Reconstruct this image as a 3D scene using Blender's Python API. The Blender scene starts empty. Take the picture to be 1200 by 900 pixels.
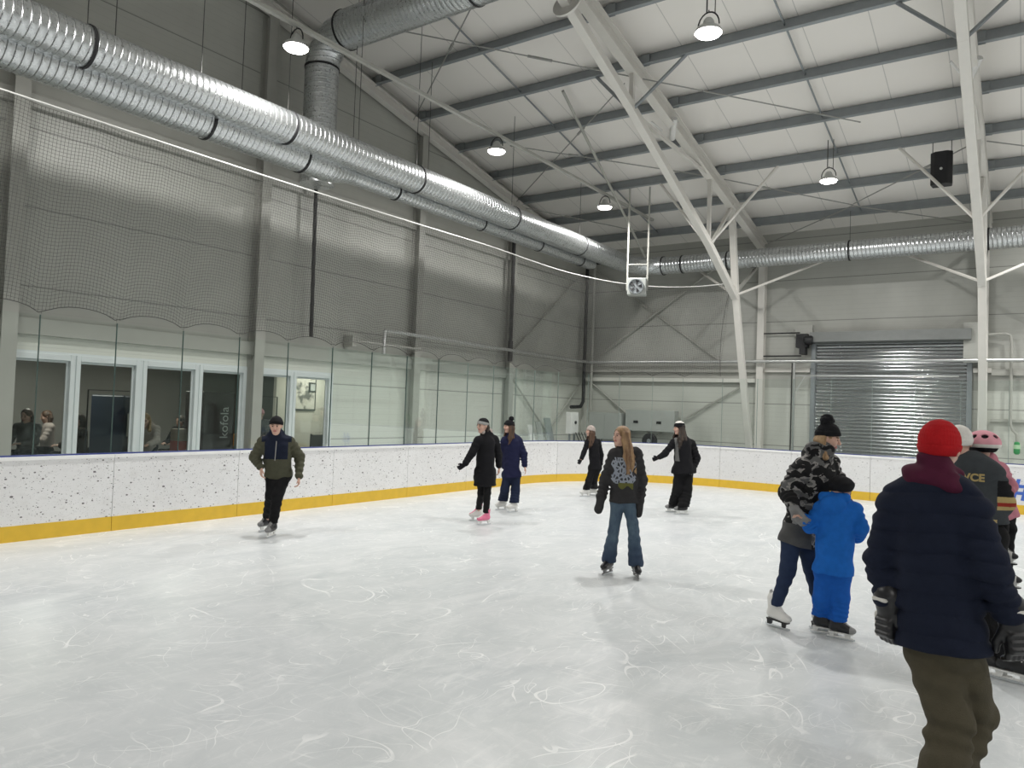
import bpy, math, random, numpy as np
from mathutils import Vector, Matrix
random.seed(4); rng = np.random.RandomState(7)
D = bpy.data; SC = bpy.context.scene; COL = SC.collection
PI = math.pi

# ---------------------------------------------------------------- materials
def new_mat(name):
    m = D.materials.new(name); m.use_nodes = True
    nt = m.node_tree
    return m, nt, nt.nodes['Principled BSDF']
def pset(b, **k):
    for n, v in k.items(): b.inputs[n.replace('_', ' ')].default_value = v
def rgba(c): return (c[0], c[1], c[2], 1)
def mat(name, col, rough=.5, metal=0., noise=0., nscale=8., bump=0., bscale=40., stretch=None, spec=None):
    m, nt, b = new_mat(name)
    pset(b, Base_Color=rgba(col), Roughness=rough, Metallic=metal)
    if spec is not None: b.inputs['Specular IOR Level'].default_value = spec
    if noise or bump:
        tc = nt.nodes.new('ShaderNodeTexCoord'); mp = nt.nodes.new('ShaderNodeMapping')
        nt.links.new(tc.outputs['Object'], mp.inputs[0])
        if stretch: mp.inputs['Scale'].default_value = stretch
    if noise:
        n = nt.nodes.new('ShaderNodeTexNoise'); n.inputs['Scale'].default_value = nscale; n.inputs['Detail'].default_value = 5
        nt.links.new(mp.outputs[0], n.inputs['Vector'])
        r = nt.nodes.new('ShaderNodeMixRGB'); r.inputs[1].default_value = rgba([max(0, c*(1-noise)) for c in col]); r.inputs[2].default_value = rgba([min(1, c*(1+noise)) for c in col])
        nt.links.new(n.outputs['Fac'], r.inputs[0]); nt.links.new(r.outputs[0], b.inputs['Base Color'])
    if bump:
        n2 = nt.nodes.new('ShaderNodeTexNoise'); n2.inputs['Scale'].default_value = bscale; n2.inputs['Detail'].default_value = 4
        nt.links.new(mp.outputs[0], n2.inputs['Vector'])
        bp = nt.nodes.new('ShaderNodeBump'); bp.inputs['Strength'].default_value = bump; bp.inputs['Distance'].default_value = .01
        nt.links.new(n2.outputs['Fac'], bp.inputs['Height']); nt.links.new(bp.outputs[0], b.inputs['Normal'])
    return m
def math_node(nt, op, a, b=None, c=None):
    n = nt.nodes.new('ShaderNodeMath'); n.operation = op
    for i, v in enumerate((a, b, c)):
        if v is None: continue
        if isinstance(v, (int, float)): n.inputs[i].default_value = v
        else: nt.links.new(v, n.inputs[i])
    return n.outputs[0]
def ramp(nt, fac, stops, interp='LINEAR'):
    r = nt.nodes.new('ShaderNodeValToRGB'); r.color_ramp.interpolation = interp
    el = r.color_ramp.elements
    while len(el) < len(stops): el.new(.5)
    for e, (p, c) in zip(el, stops): e.position = p; e.color = rgba(c)
    nt.links.new(fac, r.inputs[0]); return r.outputs[0]
def coords(nt, kind='Object'):
    tc = nt.nodes.new('ShaderNodeTexCoord'); s = nt.nodes.new('ShaderNodeSeparateXYZ')
    nt.links.new(tc.outputs[kind], s.inputs[0]); return tc.outputs[kind], s.outputs
def noise(nt, vec, scale, detail=4, rough=.5, scl=None, dist=0):
    if scl:
        mp = nt.nodes.new('ShaderNodeMapping'); mp.inputs['Scale'].default_value = scl; nt.links.new(vec, mp.inputs[0]); vec = mp.outputs[0]
    n = nt.nodes.new('ShaderNodeTexNoise'); n.inputs['Scale'].default_value = scale; n.inputs['Detail'].default_value = detail
    n.inputs['Roughness'].default_value = rough; n.inputs['Distortion'].default_value = dist
    nt.links.new(vec, n.inputs['Vector']); return n.outputs['Fac']
def mix(nt, fac, a, b, mode='MIX'):
    r = nt.nodes.new('ShaderNodeMixRGB'); r.blend_type = mode
    for i, v in enumerate((fac, a, b)):
        if isinstance(v, (int, float)): r.inputs[i].default_value = v
        elif isinstance(v, tuple): r.inputs[i].default_value = rgba(v)
        else: nt.links.new(v, r.inputs[i])
    return r.outputs[0]
def bump(nt, b, h, strength=.3, dist=.01):
    bp = nt.nodes.new('ShaderNodeBump'); bp.inputs['Strength'].default_value = strength; bp.inputs['Distance'].default_value = dist
    nt.links.new(h, bp.inputs['Height']); nt.links.new(bp.outputs[0], b.inputs['Normal'])
def line_mask(nt, v, period, width, offset=0.):
    """1 on a thin line every period metres of v"""
    f = math_node(nt, 'FRACT', math_node(nt, 'DIVIDE', math_node(nt, 'ADD', v, offset), period))
    return math_node(nt, 'LESS_THAN', f, width/period)

def ice_mat():
    m, nt, b = new_mat('ice'); vec, s = coords(nt)
    big = noise(nt, vec, .35, 4, .6, dist=.6)
    swirl = noise(nt, vec, 1.3, 8, .68, (1, .55, 1), 2.2)
    fine = noise(nt, vec, 9, 6, .7, (1, .25, 1), 1.2)
    fine2 = noise(nt, vec, 11, 6, .75, (.22, 1, 1), 1.5)
    c = ramp(nt, swirl, [(.30, (.54, .575, .59)), (.48, (.62, .65, .66)), (.66, (.72, .74, .75))])
    c = mix(nt, ramp(nt, big, [(.35, (0, 0, 0)), (.7, (.5, .5, .5))]), c, (.73, .75, .755))
    c = mix(nt, ramp(nt, fine, [(.54, (0, 0, 0)), (.70, (.5, .5, .5))]), c, (.88, .89, .89))
    c = mix(nt, ramp(nt, fine2, [(.55, (0, 0, 0)), (.71, (.5, .5, .5))]), c, (.88, .89, .89))
    # curved skate scratches: thin iso-lines of a distorted wave
    for sc, thr, dst in ((.55, .016, 1.1), (.9, .012, 1.7), (1.6, .02, .8)):
        w = noise(nt, vec, sc, 1.5, .4, (1, .8, 1), dst)
        d = math_node(nt, 'ABSOLUTE', math_node(nt, 'SUBTRACT', math_node(nt, 'FRACT', math_node(nt, 'MULTIPLY', w, 9)), .5))
        msk = math_node(nt, 'LESS_THAN', d, thr)
        brk = ramp(nt, noise(nt, vec, 2.2, 3), [(.46, (0, 0, 0)), (.58, (.8, .8, .8))])
        c = mix(nt, math_node(nt, 'MULTIPLY', msk, brk), c, (.94, .95, .95))
    tint = noise(nt, vec, .22, 2)
    c = mix(nt, ramp(nt, tint, [(.5, (0, 0, 0)), (.75, (.12, .12, .12))]), c, (.68, .70, .86))
    nt.links.new(c, b.inputs['Base Color'])
    b.inputs['Roughness'].default_value = .33; b.inputs['Specular IOR Level'].default_value = .4
    return m
def panel_wall_mat(name, col, low=0.):
    """horizontal sandwich panels, seams every 1.235 m, fine rib lines"""
    m, nt, b = new_mat(name); vec, s = coords(nt)
    seam = line_mask(nt, s[2], 1.235, .022, .19)
    rib = math_node(nt, 'MULTIPLY', line_mask(nt, s[2], .1372, .012, .02), .16)
    dirt = noise(nt, vec, 1.1, 5, .6)
    c = ramp(nt, dirt, [(.3, tuple(x*.93 for x in col)), (.7, tuple(min(1, x*1.05) for x in col))])
    if low: c = mix(nt, math_node(nt, 'LESS_THAN', s[2], 2.78), c, mix(nt, dirt, tuple(x*low*.97 for x in col), tuple(min(.9, x*low*1.04) for x in col)))  # lower band coloured lighter, standing in for ice bounce and glass reflections
    c = mix(nt, rib, c, tuple(x*.55 for x in col)); c = mix(nt, math_node(nt, 'MULTIPLY', seam, .75), c, tuple(x*.35 for x in col))
    nt.links.new(c, b.inputs['Base Color']); pset(b, Roughness=.42)
    bump(nt, b, math_node(nt, 'ADD', seam, rib), -.25, .01); return m
def roof_mat():
    m, nt, b = new_mat('roof panel'); vec, s = coords(nt)
    seam = line_mask(nt, s[0], 1.12, .016, .2)
    c = mix(nt, noise(nt, vec, .8, 3), (.88, .85, .80), (.92, .89, .85)); c = mix(nt, math_node(nt, 'MULTIPLY', seam, .55), c, (.38, .38, .36))
    nt.links.new(c, b.inputs['Base Color']); pset(b, Roughness=.45); return m
def duct_mat(axis):
    """spiral galvanised duct: seam ridges along the axis plus spangle"""
    m, nt, b = new_mat('galvanised duct'); vec, s = coords(nt)
    a = s['XYZ'.index(axis)]
    others = [s[i] for i in range(3) if i != 'XYZ'.index(axis)]
    ang = math_node(nt, 'ARCTAN2', others[0], others[1])
    f = math_node(nt, 'FRACT', math_node(nt, 'ADD', math_node(nt, 'DIVIDE', a, .10), math_node(nt, 'DIVIDE', ang, 2*PI)))
    ridge = ramp(nt, f, [(0, (0, 0, 0)), (.07, (1, 1, 1)), (.15, (0, 0, 0)), (1, (0, 0, 0))])
    soft = math_node(nt, 'SINE', math_node(nt, 'MULTIPLY', f, 2*PI))
    sp = noise(nt, vec, 30, 3, .5)
    c = ramp(nt, sp, [(.3, (.58, .60, .61)), (.7, (.68, .70, .71))]); c = mix(nt, math_node(nt, 'MULTIPLY', ridge, .6), c, (.22, .23, .24))
    nt.links.new(c, b.inputs['Base Color']); pset(b, Metallic=.93)
    nt.links.new(ramp(nt, sp, [(.3, (.26, .26, .26)), (.7, (.32, .32, .32))]), b.inputs['Roughness'])
    h = math_node(nt, 'ADD', ridge, math_node(nt, 'MULTIPLY', soft, .25)); bump(nt, b, h, .8, .012); return m
def board_mat(dirty):
    m, nt, b = new_mat('rink board plastic'); vec, s = coords(nt)
    base = (.80, .80, .79)
    c = mix(nt, noise(nt, vec, 1.6, 4), (.74, .735, .735), (.84, .845, .85))
    if not dirty: c = mix(nt, .5, c, (.68, .68, .68))
    smear = noise(nt, vec, 5, 7, .7, (1, 1, 2.2)); c = mix(nt, ramp(nt, smear, [(.5, (0, 0, 0)), (.75, (.5, .5, .5))]), c, (.60, .59, .58))
    for sc, thr, r, amt in ((8, .18, .42, .95), (15, .25, .30, .9), (30, .28, .30, .85), (62, .30, .38, .7)):
        v = nt.nodes.new('ShaderNodeTexVoronoi'); v.inputs['Scale'].default_value = sc
        mp = nt.nodes.new('ShaderNodeMapping'); mp.inputs['Scale'].default_value = (1, 1, 1.5); nt.links.new(vec, mp.inputs[0]); nt.links.new(mp.outputs[0], v.inputs['Vector'])
        cs = nt.nodes.new('ShaderNodeSeparateXYZ'); nt.links.new(v.outputs['Color'], cs.inputs[0])
        pick = math_node(nt, 'GREATER_THAN', cs.outputs[0], r + (.0 if dirty else .22)); size = math_node(nt, 'MULTIPLY', cs.outputs[1], thr)
        dot = math_node(nt, 'MULTIPLY', math_node(nt, 'LESS_THAN', v.outputs['Distance'], size), pick)
        c = mix(nt, math_node(nt, 'MULTIPLY', dot, amt if dirty else amt*.45), c, (.10, .09, .10))
    nt.links.new(c, b.inputs['Base Color']); pset(b, Roughness=.35); return m
def glass_mat(name, tint, gloss=.10):
    m, nt, b = new_mat(name); nt.nodes.remove(b)
    t = nt.nodes.new('ShaderNodeBsdfTransparent'); t.inputs[0].default_value = rgba(tint)
    g = nt.nodes.new('ShaderNodeBsdfGlossy'); g.inputs['Roughness'].default_value = .03; g.inputs[0].default_value = (.9, 1, .97, 1)
    fr = nt.nodes.new('ShaderNodeFresnel'); fr.inputs[0].default_value = 1.5
    fac = math_node(nt, 'MULTIPLY', fr.outputs[0], gloss*10*.55); mx = nt.nodes.new('ShaderNodeMixShader')
    nt.links.new(fac, mx.inputs[0]); nt.links.new(t.outputs[0], mx.inputs[1]); nt.links.new(g.outputs[0], mx.inputs[2])
    nt.links.new(mx.outputs[0], nt.nodes['Material Output'].inputs[0]); return m
def emit_mat(name, col, strength):
    m, nt, b = new_mat(name); pset(b, Base_Color=rgba(col), Emission_Color=rgba(col), Emission_Strength=strength); return m
def camo_mat(name, cols, scale=9):
    m, nt, b = new_mat(name); vec, s = coords(nt)
    n1 = noise(nt, vec, scale, 2.5, .5, (1, 1, 1.5), .5); n2 = noise(nt, vec, scale*1.15, 2.5, .5, (1.1, 1, 1.6), .6)
    c = ramp(nt, n1, [(0, cols[0]), (.46, cols[1]), (.53, cols[2])], 'CONSTANT')
    k = ramp(nt, n2, [(0, (0, 0, 0)), (.53, (1, 1, 1))], 'CONSTANT'); c = mix(nt, k, c, cols[0])
    nt.links.new(c, b.inputs['Base Color']); pset(b, Roughness=.8); b.inputs['Specular IOR Level'].default_value = .2; return m
def cloth(name, col, noise_=.18, rough=.85):
    return mat(name, col, rough, 0, noise_, 22, .35, 160, spec=.2)

M = {}
M['ice'] = ice_mat()
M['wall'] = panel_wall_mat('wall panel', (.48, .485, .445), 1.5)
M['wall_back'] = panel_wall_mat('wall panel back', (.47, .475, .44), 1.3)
M['roof'] = roof_mat()
M['white_steel'] = mat('off white painted steel', (.74, .72, .675), .42, noise=.05, nscale=5)
M['grey_steel'] = mat('grey painted steel', (.42, .42, .385), .45, noise=.08, nscale=3)
M['galv'] = mat('galvanised purlin', (.30, .325, .34), .42, .45, noise=.12, nscale=6)
M['galv_light'] = mat('galvanised pipe', (.60, .61, .60), .35, .8, noise=.12, nscale=12)
M['dark'] = mat('dark rubber', (.02, .02, .022), .6, noise=.2)
M['wire'] = mat('steel wire', (.10, .10, .095), .5, .3, noise=.1)
M['wire_light'] = mat('zinc rod', (.36, .36, .34), .45, .4, noise=.1)
M['board'] = board_mat(True); M['board_clean'] = board_mat(False)
M['kick'] = mat('yellow kick plate', (.72, .46, .035), .4, noise=.12, nscale=7)
M['cap'] = mat('white cap rail', (.86, .86, .85), .35, noise=.05)
M['blue'] = mat('blue seal strip', (.03, .05, .22), .4, noise=.1)
M['glass'] = glass_mat('rink glass', (.972, .992, .982), .05)
M['pane'] = glass_mat('window glass', (.86, .89, .88), .07)
M['joint'] = mat('dark glass joint', (.05, .09, .08), .4, noise=.1); M['joint_pale'] = mat('pale glass joint', (.20, .25, .23), .4, noise=.1)
M['net'] = mat('dark net cord', (.055, .055, .05), .8, noise=.15)
M['rope'] = mat('white rope', (.75, .75, .72), .7, noise=.08)
M['winframe'] = mat('white window frame', (.78, .82, .83), .35, noise=.04)
M['black'] = mat('black plastic', (.012, .012, .014), .45, noise=.2)
M['white'] = mat('white plastic', (.80, .80, .78), .4, noise=.05)
M['cab'] = mat('grey cabinet enamel', (.40, .42, .40), .45, noise=.06)
M['lounge'] = mat('lounge wall', (.30, .29, .27), .8, noise=.15, nscale=2)
M['cream'] = mat('cream plaster', (.62, .60, .53), .8, noise=.06, nscale=2)
M['lfloor'] = mat('lounge floor', (.16, .15, .14), .6, noise=.15)
M['wood'] = mat('brown wood', (.16, .09, .05), .5, noise=.3, nscale=6)
M['lamp'] = emit_mat('lamp lens', (1, .97, .90), 60)
M['skin'] = mat('skin', (.58, .36, .28), .55, noise=.08, nscale=20)
M['lips'] = mat('lips', (.42, .15, .14), .5, noise=.1)
M['eye'] = mat('eye', (.03, .02, .02), .2, noise=.1)
M['blade'] = mat('skate blade steel', (.70, .72, .74), .22, 1., noise=.08)

# ---------------------------------------------------------------- mesh builders
class MB:
    def __init__(s): s.v = []; s.f = []; s.mi = []
    def add(s, V, F, mi=0):
        n = len(s.v); s.v += [tuple(p) for p in V]; s.f += [tuple(i+n for i in f) for f in F]; s.mi += [mi]*len(F)
    def box(s, lo, hi, mi=0, bev=0.):
        x0, y0, z0 = lo; x1, y1, z1 = hi
        s.add([(x0,y0,z0),(x1,y0,z0),(x1,y1,z0),(x0,y1,z0),(x0,y0,z1),(x1,y0,z1),(x1,y1,z1),(x0,y1,z1)],
              [(0,3,2,1),(4,5,6,7),(0,1,5,4),(1,2,6,5),(2,3,7,6),(3,0,4,7)], mi)
    def frame(s, a, b, up):
        a, b = Vector(a), Vector(b); d = (b-a).normalized(); u = Vector(up)
        if abs(d.dot(u)) > .999: u = Vector((1, 0, 0))
        r = d.cross(u).normalized(); u = r.cross(d).normalized(); return a, b, r, u
    def bar(s, a, b, w, h, up=(0, 0, 1), mi=0):
        s.prof(a, b, [(-w/2,-h/2),(w/2,-h/2),(w/2,h/2),(-w/2,h/2)], up, mi)
    def prof(s, a, b, pts, up=(0, 0, 1), mi=0):
        a, b, r, u = s.frame(a, b, up); n = len(pts)
        V = [a + r*x + u*y for x, y in pts] + [b + r*x + u*y for x, y in pts]
        s.add(V, [tuple(range(n))[::-1], tuple(range(n, 2*n))] + [(i, (i+1) % n, n+(i+1) % n, n+i) for i in range(n)], mi)
    def ibeam(s, a, b, w, h, t=.012, up=(0, 0, 1), mi=0):
        W, Hh = w/2, h/2
        s.prof(a, b, [(-W,-Hh),(W,-Hh),(W,-Hh+t),(t/2,-Hh+t),(t/2,Hh-t),(W,Hh-t),(W,Hh),(-W,Hh),(-W,Hh-t),(-t/2,Hh-t),(-t/2,-Hh+t),(-W,-Hh+t)], up, mi)
    def tube(s, pts, r, n=8, mi=0, closed=False, caps=True):
        P = [Vector(p) for p in pts]; m = len(P); R = r if isinstance(r, (list, tuple)) else [r]*m
        V = []; u = None
        for i in range(m):
            d = (P[(i+1) % m if closed else min(i+1, m-1)] - P[(i-1) % m if closed else max(i-1, 0)]).normalized()
            if u is None:
                u = d.orthogonal().normalized()
            u = (u - d*u.dot(d)).normalized(); w = d.cross(u)
            V += [P[i] + (u*math.cos(2*PI*k/n) + w*math.sin(2*PI*k/n))*R[i] for k in range(n)]
        F = []
        for i in range(m if closed else m-1):
            j = (i+1) % m
            F += [(i*n+k, i*n+(k+1) % n, j*n+(k+1) % n, j*n+k) for k in range(n)]
        if caps and not closed: F += [tuple(range(n))[::-1], tuple((m-1)*n+k for k in range(n))]
        s.add(V, F, mi)
    def lathe(s, prof, n=24, c=(0, 0, 0), axis='Z', mi=0):
        V = []
        for r, z in prof:
            for k in range(n):
                a = 2*PI*k/n; p = (r*math.cos(a), r*math.sin(a), z)
                if axis == 'Y': p = (p[0], p[2], p[1])
                if axis == 'X': p = (p[2], p[0], p[1])
                V.append((p[0]+c[0], p[1]+c[1], p[2]+c[2]))
        m = len(prof); F = [(i*n+k, i*n+(k+1) % n, (i+1)*n+(k+1) % n, (i+1)*n+k) for i in range(m-1) for k in range(n)]
        F += [tuple(range(n))[::-1], tuple((m-1)*n+k for k in range(n))]
        s.add(V, F, mi)
    def extrude(s, poly, h0, h1, f, mi=0):
        """poly: 2d points, f(u,v,h)->xyz"""
        n = len(poly); V = [f(x, y, h0) for x, y in poly] + [f(x, y, h1) for x, y in poly]
        s.add(V, [tuple(range(n))[::-1], tuple(range(n, 2*n))] + [(i, (i+1) % n, n+(i+1) % n, n+i) for i in range(n)], mi)
    def build(s, name, mats, parent=None, smooth=False, origin=None, bevel=0.):
        me = D.meshes.new(name); V = s.v
        if origin is not None: V = [(p[0]-origin[0], p[1]-origin[1], p[2]-origin[2]) for p in V]
        me.from_pydata(V, [], s.f); me.update()
        for m in (mats if isinstance(mats, (list, tuple)) else [mats]): me.materials.append(m)
        me.polygons.foreach_set('material_index', s.mi)
        o = D.objects.new(name, me); COL.objects.link(o)
        if origin is not None: o.location = origin
        if parent is not None: o.parent = parent
        if smooth:
            me.polygons.foreach_set('use_smooth', [len(f) <= 4 for f in s.f])
            if smooth != 'all': me.set_sharp_from_angle(angle=math.radians(40))
        fix_normals(me)
        if bevel:
            b = o.modifiers.new('bevel', 'BEVEL'); b.width = bevel; b.segments = 2; b.limit_method = 'ANGLE'
        return o
def fix_normals(me):
    import bmesh
    bm = bmesh.new(); bm.from_mesh(me); bmesh.ops.recalc_face_normals(bm, faces=bm.faces); bm.to_mesh(me); bm.free()
def tag(o, label, cat, group=None, kind=None):
    o['label'] = label; o['category'] = cat
    if group: o['group'] = group
    if kind: o['kind'] = kind
    return o
def text_mesh(name, body, size, m, extrude=.002, offset=0., matrix=None, parent=None):
    fc = D.curves.new(name, 'FONT'); fc.body = body; fc.size = size; fc.extrude = extrude; fc.offset = offset
    t = D.objects.new(name+'_tmp', fc); COL.objects.link(t); bpy.context.view_layer.update()
    me = D.meshes.new_from_object(t.evaluated_get(bpy.context.evaluated_depsgraph_get())); D.objects.remove(t); D.curves.remove(fc)
    me.materials.clear(); me.materials.append(m); me.name = name; o = D.objects.new(name, me); COL.objects.link(o)
    if parent is not None: o.parent = parent
    if matrix is not None: o.matrix_local = matrix
    return o
def struct(o, label=None, cat=None):
    o['kind'] = 'structure'
    if label: o['label'] = label
    if cat: o['category'] = cat
    return o
def empty(name, loc=(0, 0, 0), rz=0.):
    o = D.objects.new(name, None); COL.objects.link(o); o.location = loc; o.rotation_euler = (0, 0, rz); o.empty_display_size = .2; return o
def copy_tree(o, parent=None):
    c = o.copy(); COL.objects.link(c); c.parent = parent
    for ch in list(o.children): copy_tree(ch, c)
    return c
ORD = ['first', 'second', 'third', 'fourth', 'fifth', 'sixth', 'seventh', 'eighth', 'ninth', 'tenth', 'eleventh', 'twelfth', 'thirteenth', 'fourteenth', 'fifteenth', 'sixteenth']

# ---------------------------------------------------------------- camera (from the photograph's vanishing points)
cam = D.cameras.new('camera'); co = D.objects.new('camera', cam); COL.objects.link(co); SC.camera = co
EYE = (0, 0, 1.9)
CAMM = [(0.823683, -0.011562, 0.566933), (0.565921, -0.046303, -0.823158), (0.035768, 0.998861, -0.031595)]
co.matrix_world = Matrix([[CAMM[0][0], CAMM[0][1], CAMM[0][2], EYE[0]], [CAMM[1][0], CAMM[1][1], CAMM[1][2], EYE[1]], [CAMM[2][0], CAMM[2][1], CAMM[2][2], EYE[2]], [0, 0, 0, 1]])
cam.sensor_width = 36; cam.lens = 26.4; cam.clip_start = .05; cam.clip_end = 200

# ---------------------------------------------------------------- room shell
WX = -12.85; WY = 23.0; XR = 22.0; YF = -8.0
RY = 6.3                                   # ridge
def zroof(y): return 7.17 + .2*(23-y) if y > RY else 7.17 + .2*(23-RY) - .2*(RY-y)   # underside of the purlins
def zdeck(y): return zroof(y) + .27
b = MB(); b.box((WX-8, YF-1, -.3), (XR+1, WY+1, 0)); struct(b.build('floor', M['ice']), 'white skated ice sheet covered in fine blade scratches', 'ice')
WIN = [(5.05, 5.97), (6.13, 7.06), (7.26, 8.19), (8.35, 9.24), (9.62, 10.39), (10.55, 11.45)]
b = MB()
b.box((WX-.12, YF, 2.52), (WX, WY+.12, 7.1)); b.box((WX-.12, YF, 0), (WX, WY+.12, .3))
b.box((WX-.12, YF, .3), (WX, 4.93, 2.52)); b.box((WX-.12, 11.58, .3), (WX, WY+.12, 2.52)); b.box((WX-.12, 9.27, .3), (WX, 9.57, 2.52))
prof = [(YF, 7.1), (WY+.12, 7.1), (WY+.12, zdeck(WY)), (RY, zdeck(RY)), (YF, zdeck(YF))]
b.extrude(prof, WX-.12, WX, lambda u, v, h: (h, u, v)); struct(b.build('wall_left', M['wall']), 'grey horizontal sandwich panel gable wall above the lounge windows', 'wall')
b = MB(); b.box((WX-.12, WY, 0), (-5.16, WY+.12, zdeck(WY)+.1)); b.box((-5.16, WY, 4.1), (-1.3, WY+.12, zdeck(WY)+.1)); b.box((-1.3, WY, 0), (XR+.12, WY+.12, zdeck(WY)+.1))
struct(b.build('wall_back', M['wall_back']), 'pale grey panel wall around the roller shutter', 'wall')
b = MB(); b.box((XR, YF, 0), (XR+.12, WY+.12, zdeck(RY)+.2)); struct(b.build('wall_right', M['cap']))
b = MB(); b.box((WX-.12, YF-.12, 0), (XR+.12, YF, zdeck(RY)+.2)); struct(b.build('wall_front', M['cap']))
b = MB(); a0, a1 = WX-.12, XR+.12
poly = [(WY+.12, zdeck(WY+.12)), (RY, zdeck(RY)), (YF-.12, zdeck(YF-.12)), (YF-.12, zdeck(YF-.12)+.15), (RY, zdeck(RY)+.15), (WY+.12, zdeck(WY+.12)+.15)]
for q in ([0, 1, 4, 5], [1, 2, 3, 4]): b.extrude([poly[i] for i in q], a0, a1, lambda u, v, h: (h, u, v))
struct(b.build('ceiling', M['roof']), 'off-white sloping roof deck panels carried by grey purlins', 'ceiling')

# windows of the lounge
for i, (y0, y1) in enumerate(WIN):
    b = MB(); t = .07; zt, zb = 2.40, .55
    b.box((WX-.1, y0-t, zb-.12), (WX+.03, y0, zt+.1)); b.box((WX-.1, y1, zb-.12), (WX+.03, y1+t, zt+.1)); b.box((WX-.1, y0, zt), (WX+.03, y1, zt+.1)); b.box((WX-.1, y0, zb-.12), (WX+.03, y1, zb))
    b.box((WX-.07, y0, zb), (WX-.04, y0+.035, zt)); b.box((WX-.07, y1-.035, zb), (WX-.04, y1, zt)); b.box((WX-.07, y0+.035, zt-.035), (WX-.04, y1-.035, zt)); b.box((WX-.07, y0+.035, zb), (WX-.04, y1-.035, zb+.035))
    w = struct(b.build('window_%d' % (i+1), M['winframe'], bevel=.006), 'white framed lounge window, %s in the row towards the corner' % ORD[i], 'window')
    p = MB(); p.box((WX-.06, y0+.03, zb+.03), (WX-.05, y1-.03, zt-.03)); p.build('window_pane', M['pane'], w)
b = MB(); b.box((WX-.13, 4.85, .3), (WX-.12, 11.65, .55))
for ya, yb in ((4.93, 4.98), (6.04, 6.06), (7.13, 7.19), (8.26, 8.28), (9.31, 9.27+.0), (9.57, 9.55), (10.46, 10.48), (11.52, 11.58)):
    if yb > ya: b.box((WX-.1, ya, .3), (WX+.01, yb, 2.52))
b.box((WX-.1, 4.93, 2.49), (WX+.02, 11.58, 2.53)); struct(b.build('trim_1', M['winframe']))

# lounge behind the windows
LX = -17.2
b = MB(); b.box((LX-.1, 3.0, 0), (LX, 14.2, 2.9)); b.box((LX, 2.9, 0), (WX-.12, 3.0, 2.9)); b.box((LX, 14.1, 0), (WX-.12, 14.2, 2.9)); struct(b.build('wall_lounge', M['lounge']))
b = MB(); b.box((LX, 3.0, 2.8), (WX-.12, 14.1, 2.9)); struct(b.build('ceiling_lounge', M['lounge']))
b = MB(); b.box((LX, 3.0, .0), (WX-.12, 14.1, .02)); struct(b.build('floor_lounge', M['lfloor']))
b = MB(); b.box((-14.6, 11.35, .02), (-14.5, 14.1, 2.8)); struct(b.build('wall_partition', M['cream']))

# roller shutter
sh = empty('door_1', (0, 0, 0)); struct(sh, 'ribbed galvanised roller shutter door in the pale panel wall', 'shutter door')
b = MB()
z = .05
while z < 4.1:
    pr = [(.013*math.sin(PI*k/7)**.8, .1*k/7) for k in range(8)]
    V = []
    for x in (-5.14, -1.32):
        V += [(x, WY+.02-p[0], z+p[1]) for p in pr]
    b.add(V, [(i, i+1, i+9, i+8) for i in range(7)]); z += .1
M['shutter'] = mat('shutter steel', (.33, .34, .345), .15, .95, noise=.06, nscale=3, stretch=(1, 1, 6))
b.build('shutter_curtain', M['shutter'], sh, 'all')
b = MB(); b.box((-5.24, WY-.08, 0), (-5.12, WY+.02, 4.15)); b.box((-1.34, WY-.08, 0), (-1.22, WY+.02, 4.15)); b.build('guide_rail', M['galv'], sh)
b = MB(); b.prof((-5.22, WY-.2, 4.22), (-1.24, WY-.2, 4.22), [(-.2, -.16), (.2, -.12), (.2, .16), (-.05, .17), (-.2, .06)]); b.build('shutter_housing', mat('housing steel', (.24, .25, .245), .45, .4, noise=.1), sh)
b = MB(); b.box((-5.62, WY-.32, 3.95), (-5.30, WY-.06, 4.35)); b.box((-5.50, WY-.4, 3.75), (-5.34, WY-.1, 3.97)); b.lathe([(.1, 0), (.13, .04), (.13, .2), (.1, .24)], 14, (-5.36, WY-.42, 4.15), 'X'); b.build('shutter_motor', M['black'], sh)
b = MB(); b.box((-5.7, WY-.14, 4.3), (-5.2, WY, 4.62)); b.build('bracket_plate', M['wall_back'], sh)
b = MB(); b.box((-1.42, WY-.24, 3.5), (-.98, WY, 4.55)); b.build('bracket_plate', M['wall_back'], sh)

# ---------------------------------------------------------------- roof steel
PY = [13.90+1.57*k for k in range(-5, 6)]
lab = ['carried by the deck above the vertical duct']
for i, y in enumerate(sorted(PY, reverse=True)):
    zb = zroof(y); b = MB()
    # Z section: web, two flanges with lips
    pr = [(-.004, 0), (.075, 0), (.075, .022), (.068, .022), (.068, .008), (.004, .008), (.004, .255), (-.075, .255), (-.075, .235), (-.068, .235), (-.068, .247), (-.004, .247)]
    b.prof((WX+.02, y, zb), (XR, y, zb), pr, (0, .2, 1) if y > RY else (0, -.2, 1))
    o = b.build('roof_purlin', M['galv'])
    n = 0
    for x in ((WX+.16), -6.67, -.92):
        c = MB(); c.box((x+.02, y-.012, zb-.01), (x+.22, y+.012, zb+.235)); c.build('cleat', M['galv'], o)
    tag(o, 'dark galvanised roof purlin, %s up from the eave above the back duct' % ORD[i], 'purlin', 'galvanised purlins under the roof deck')

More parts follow.
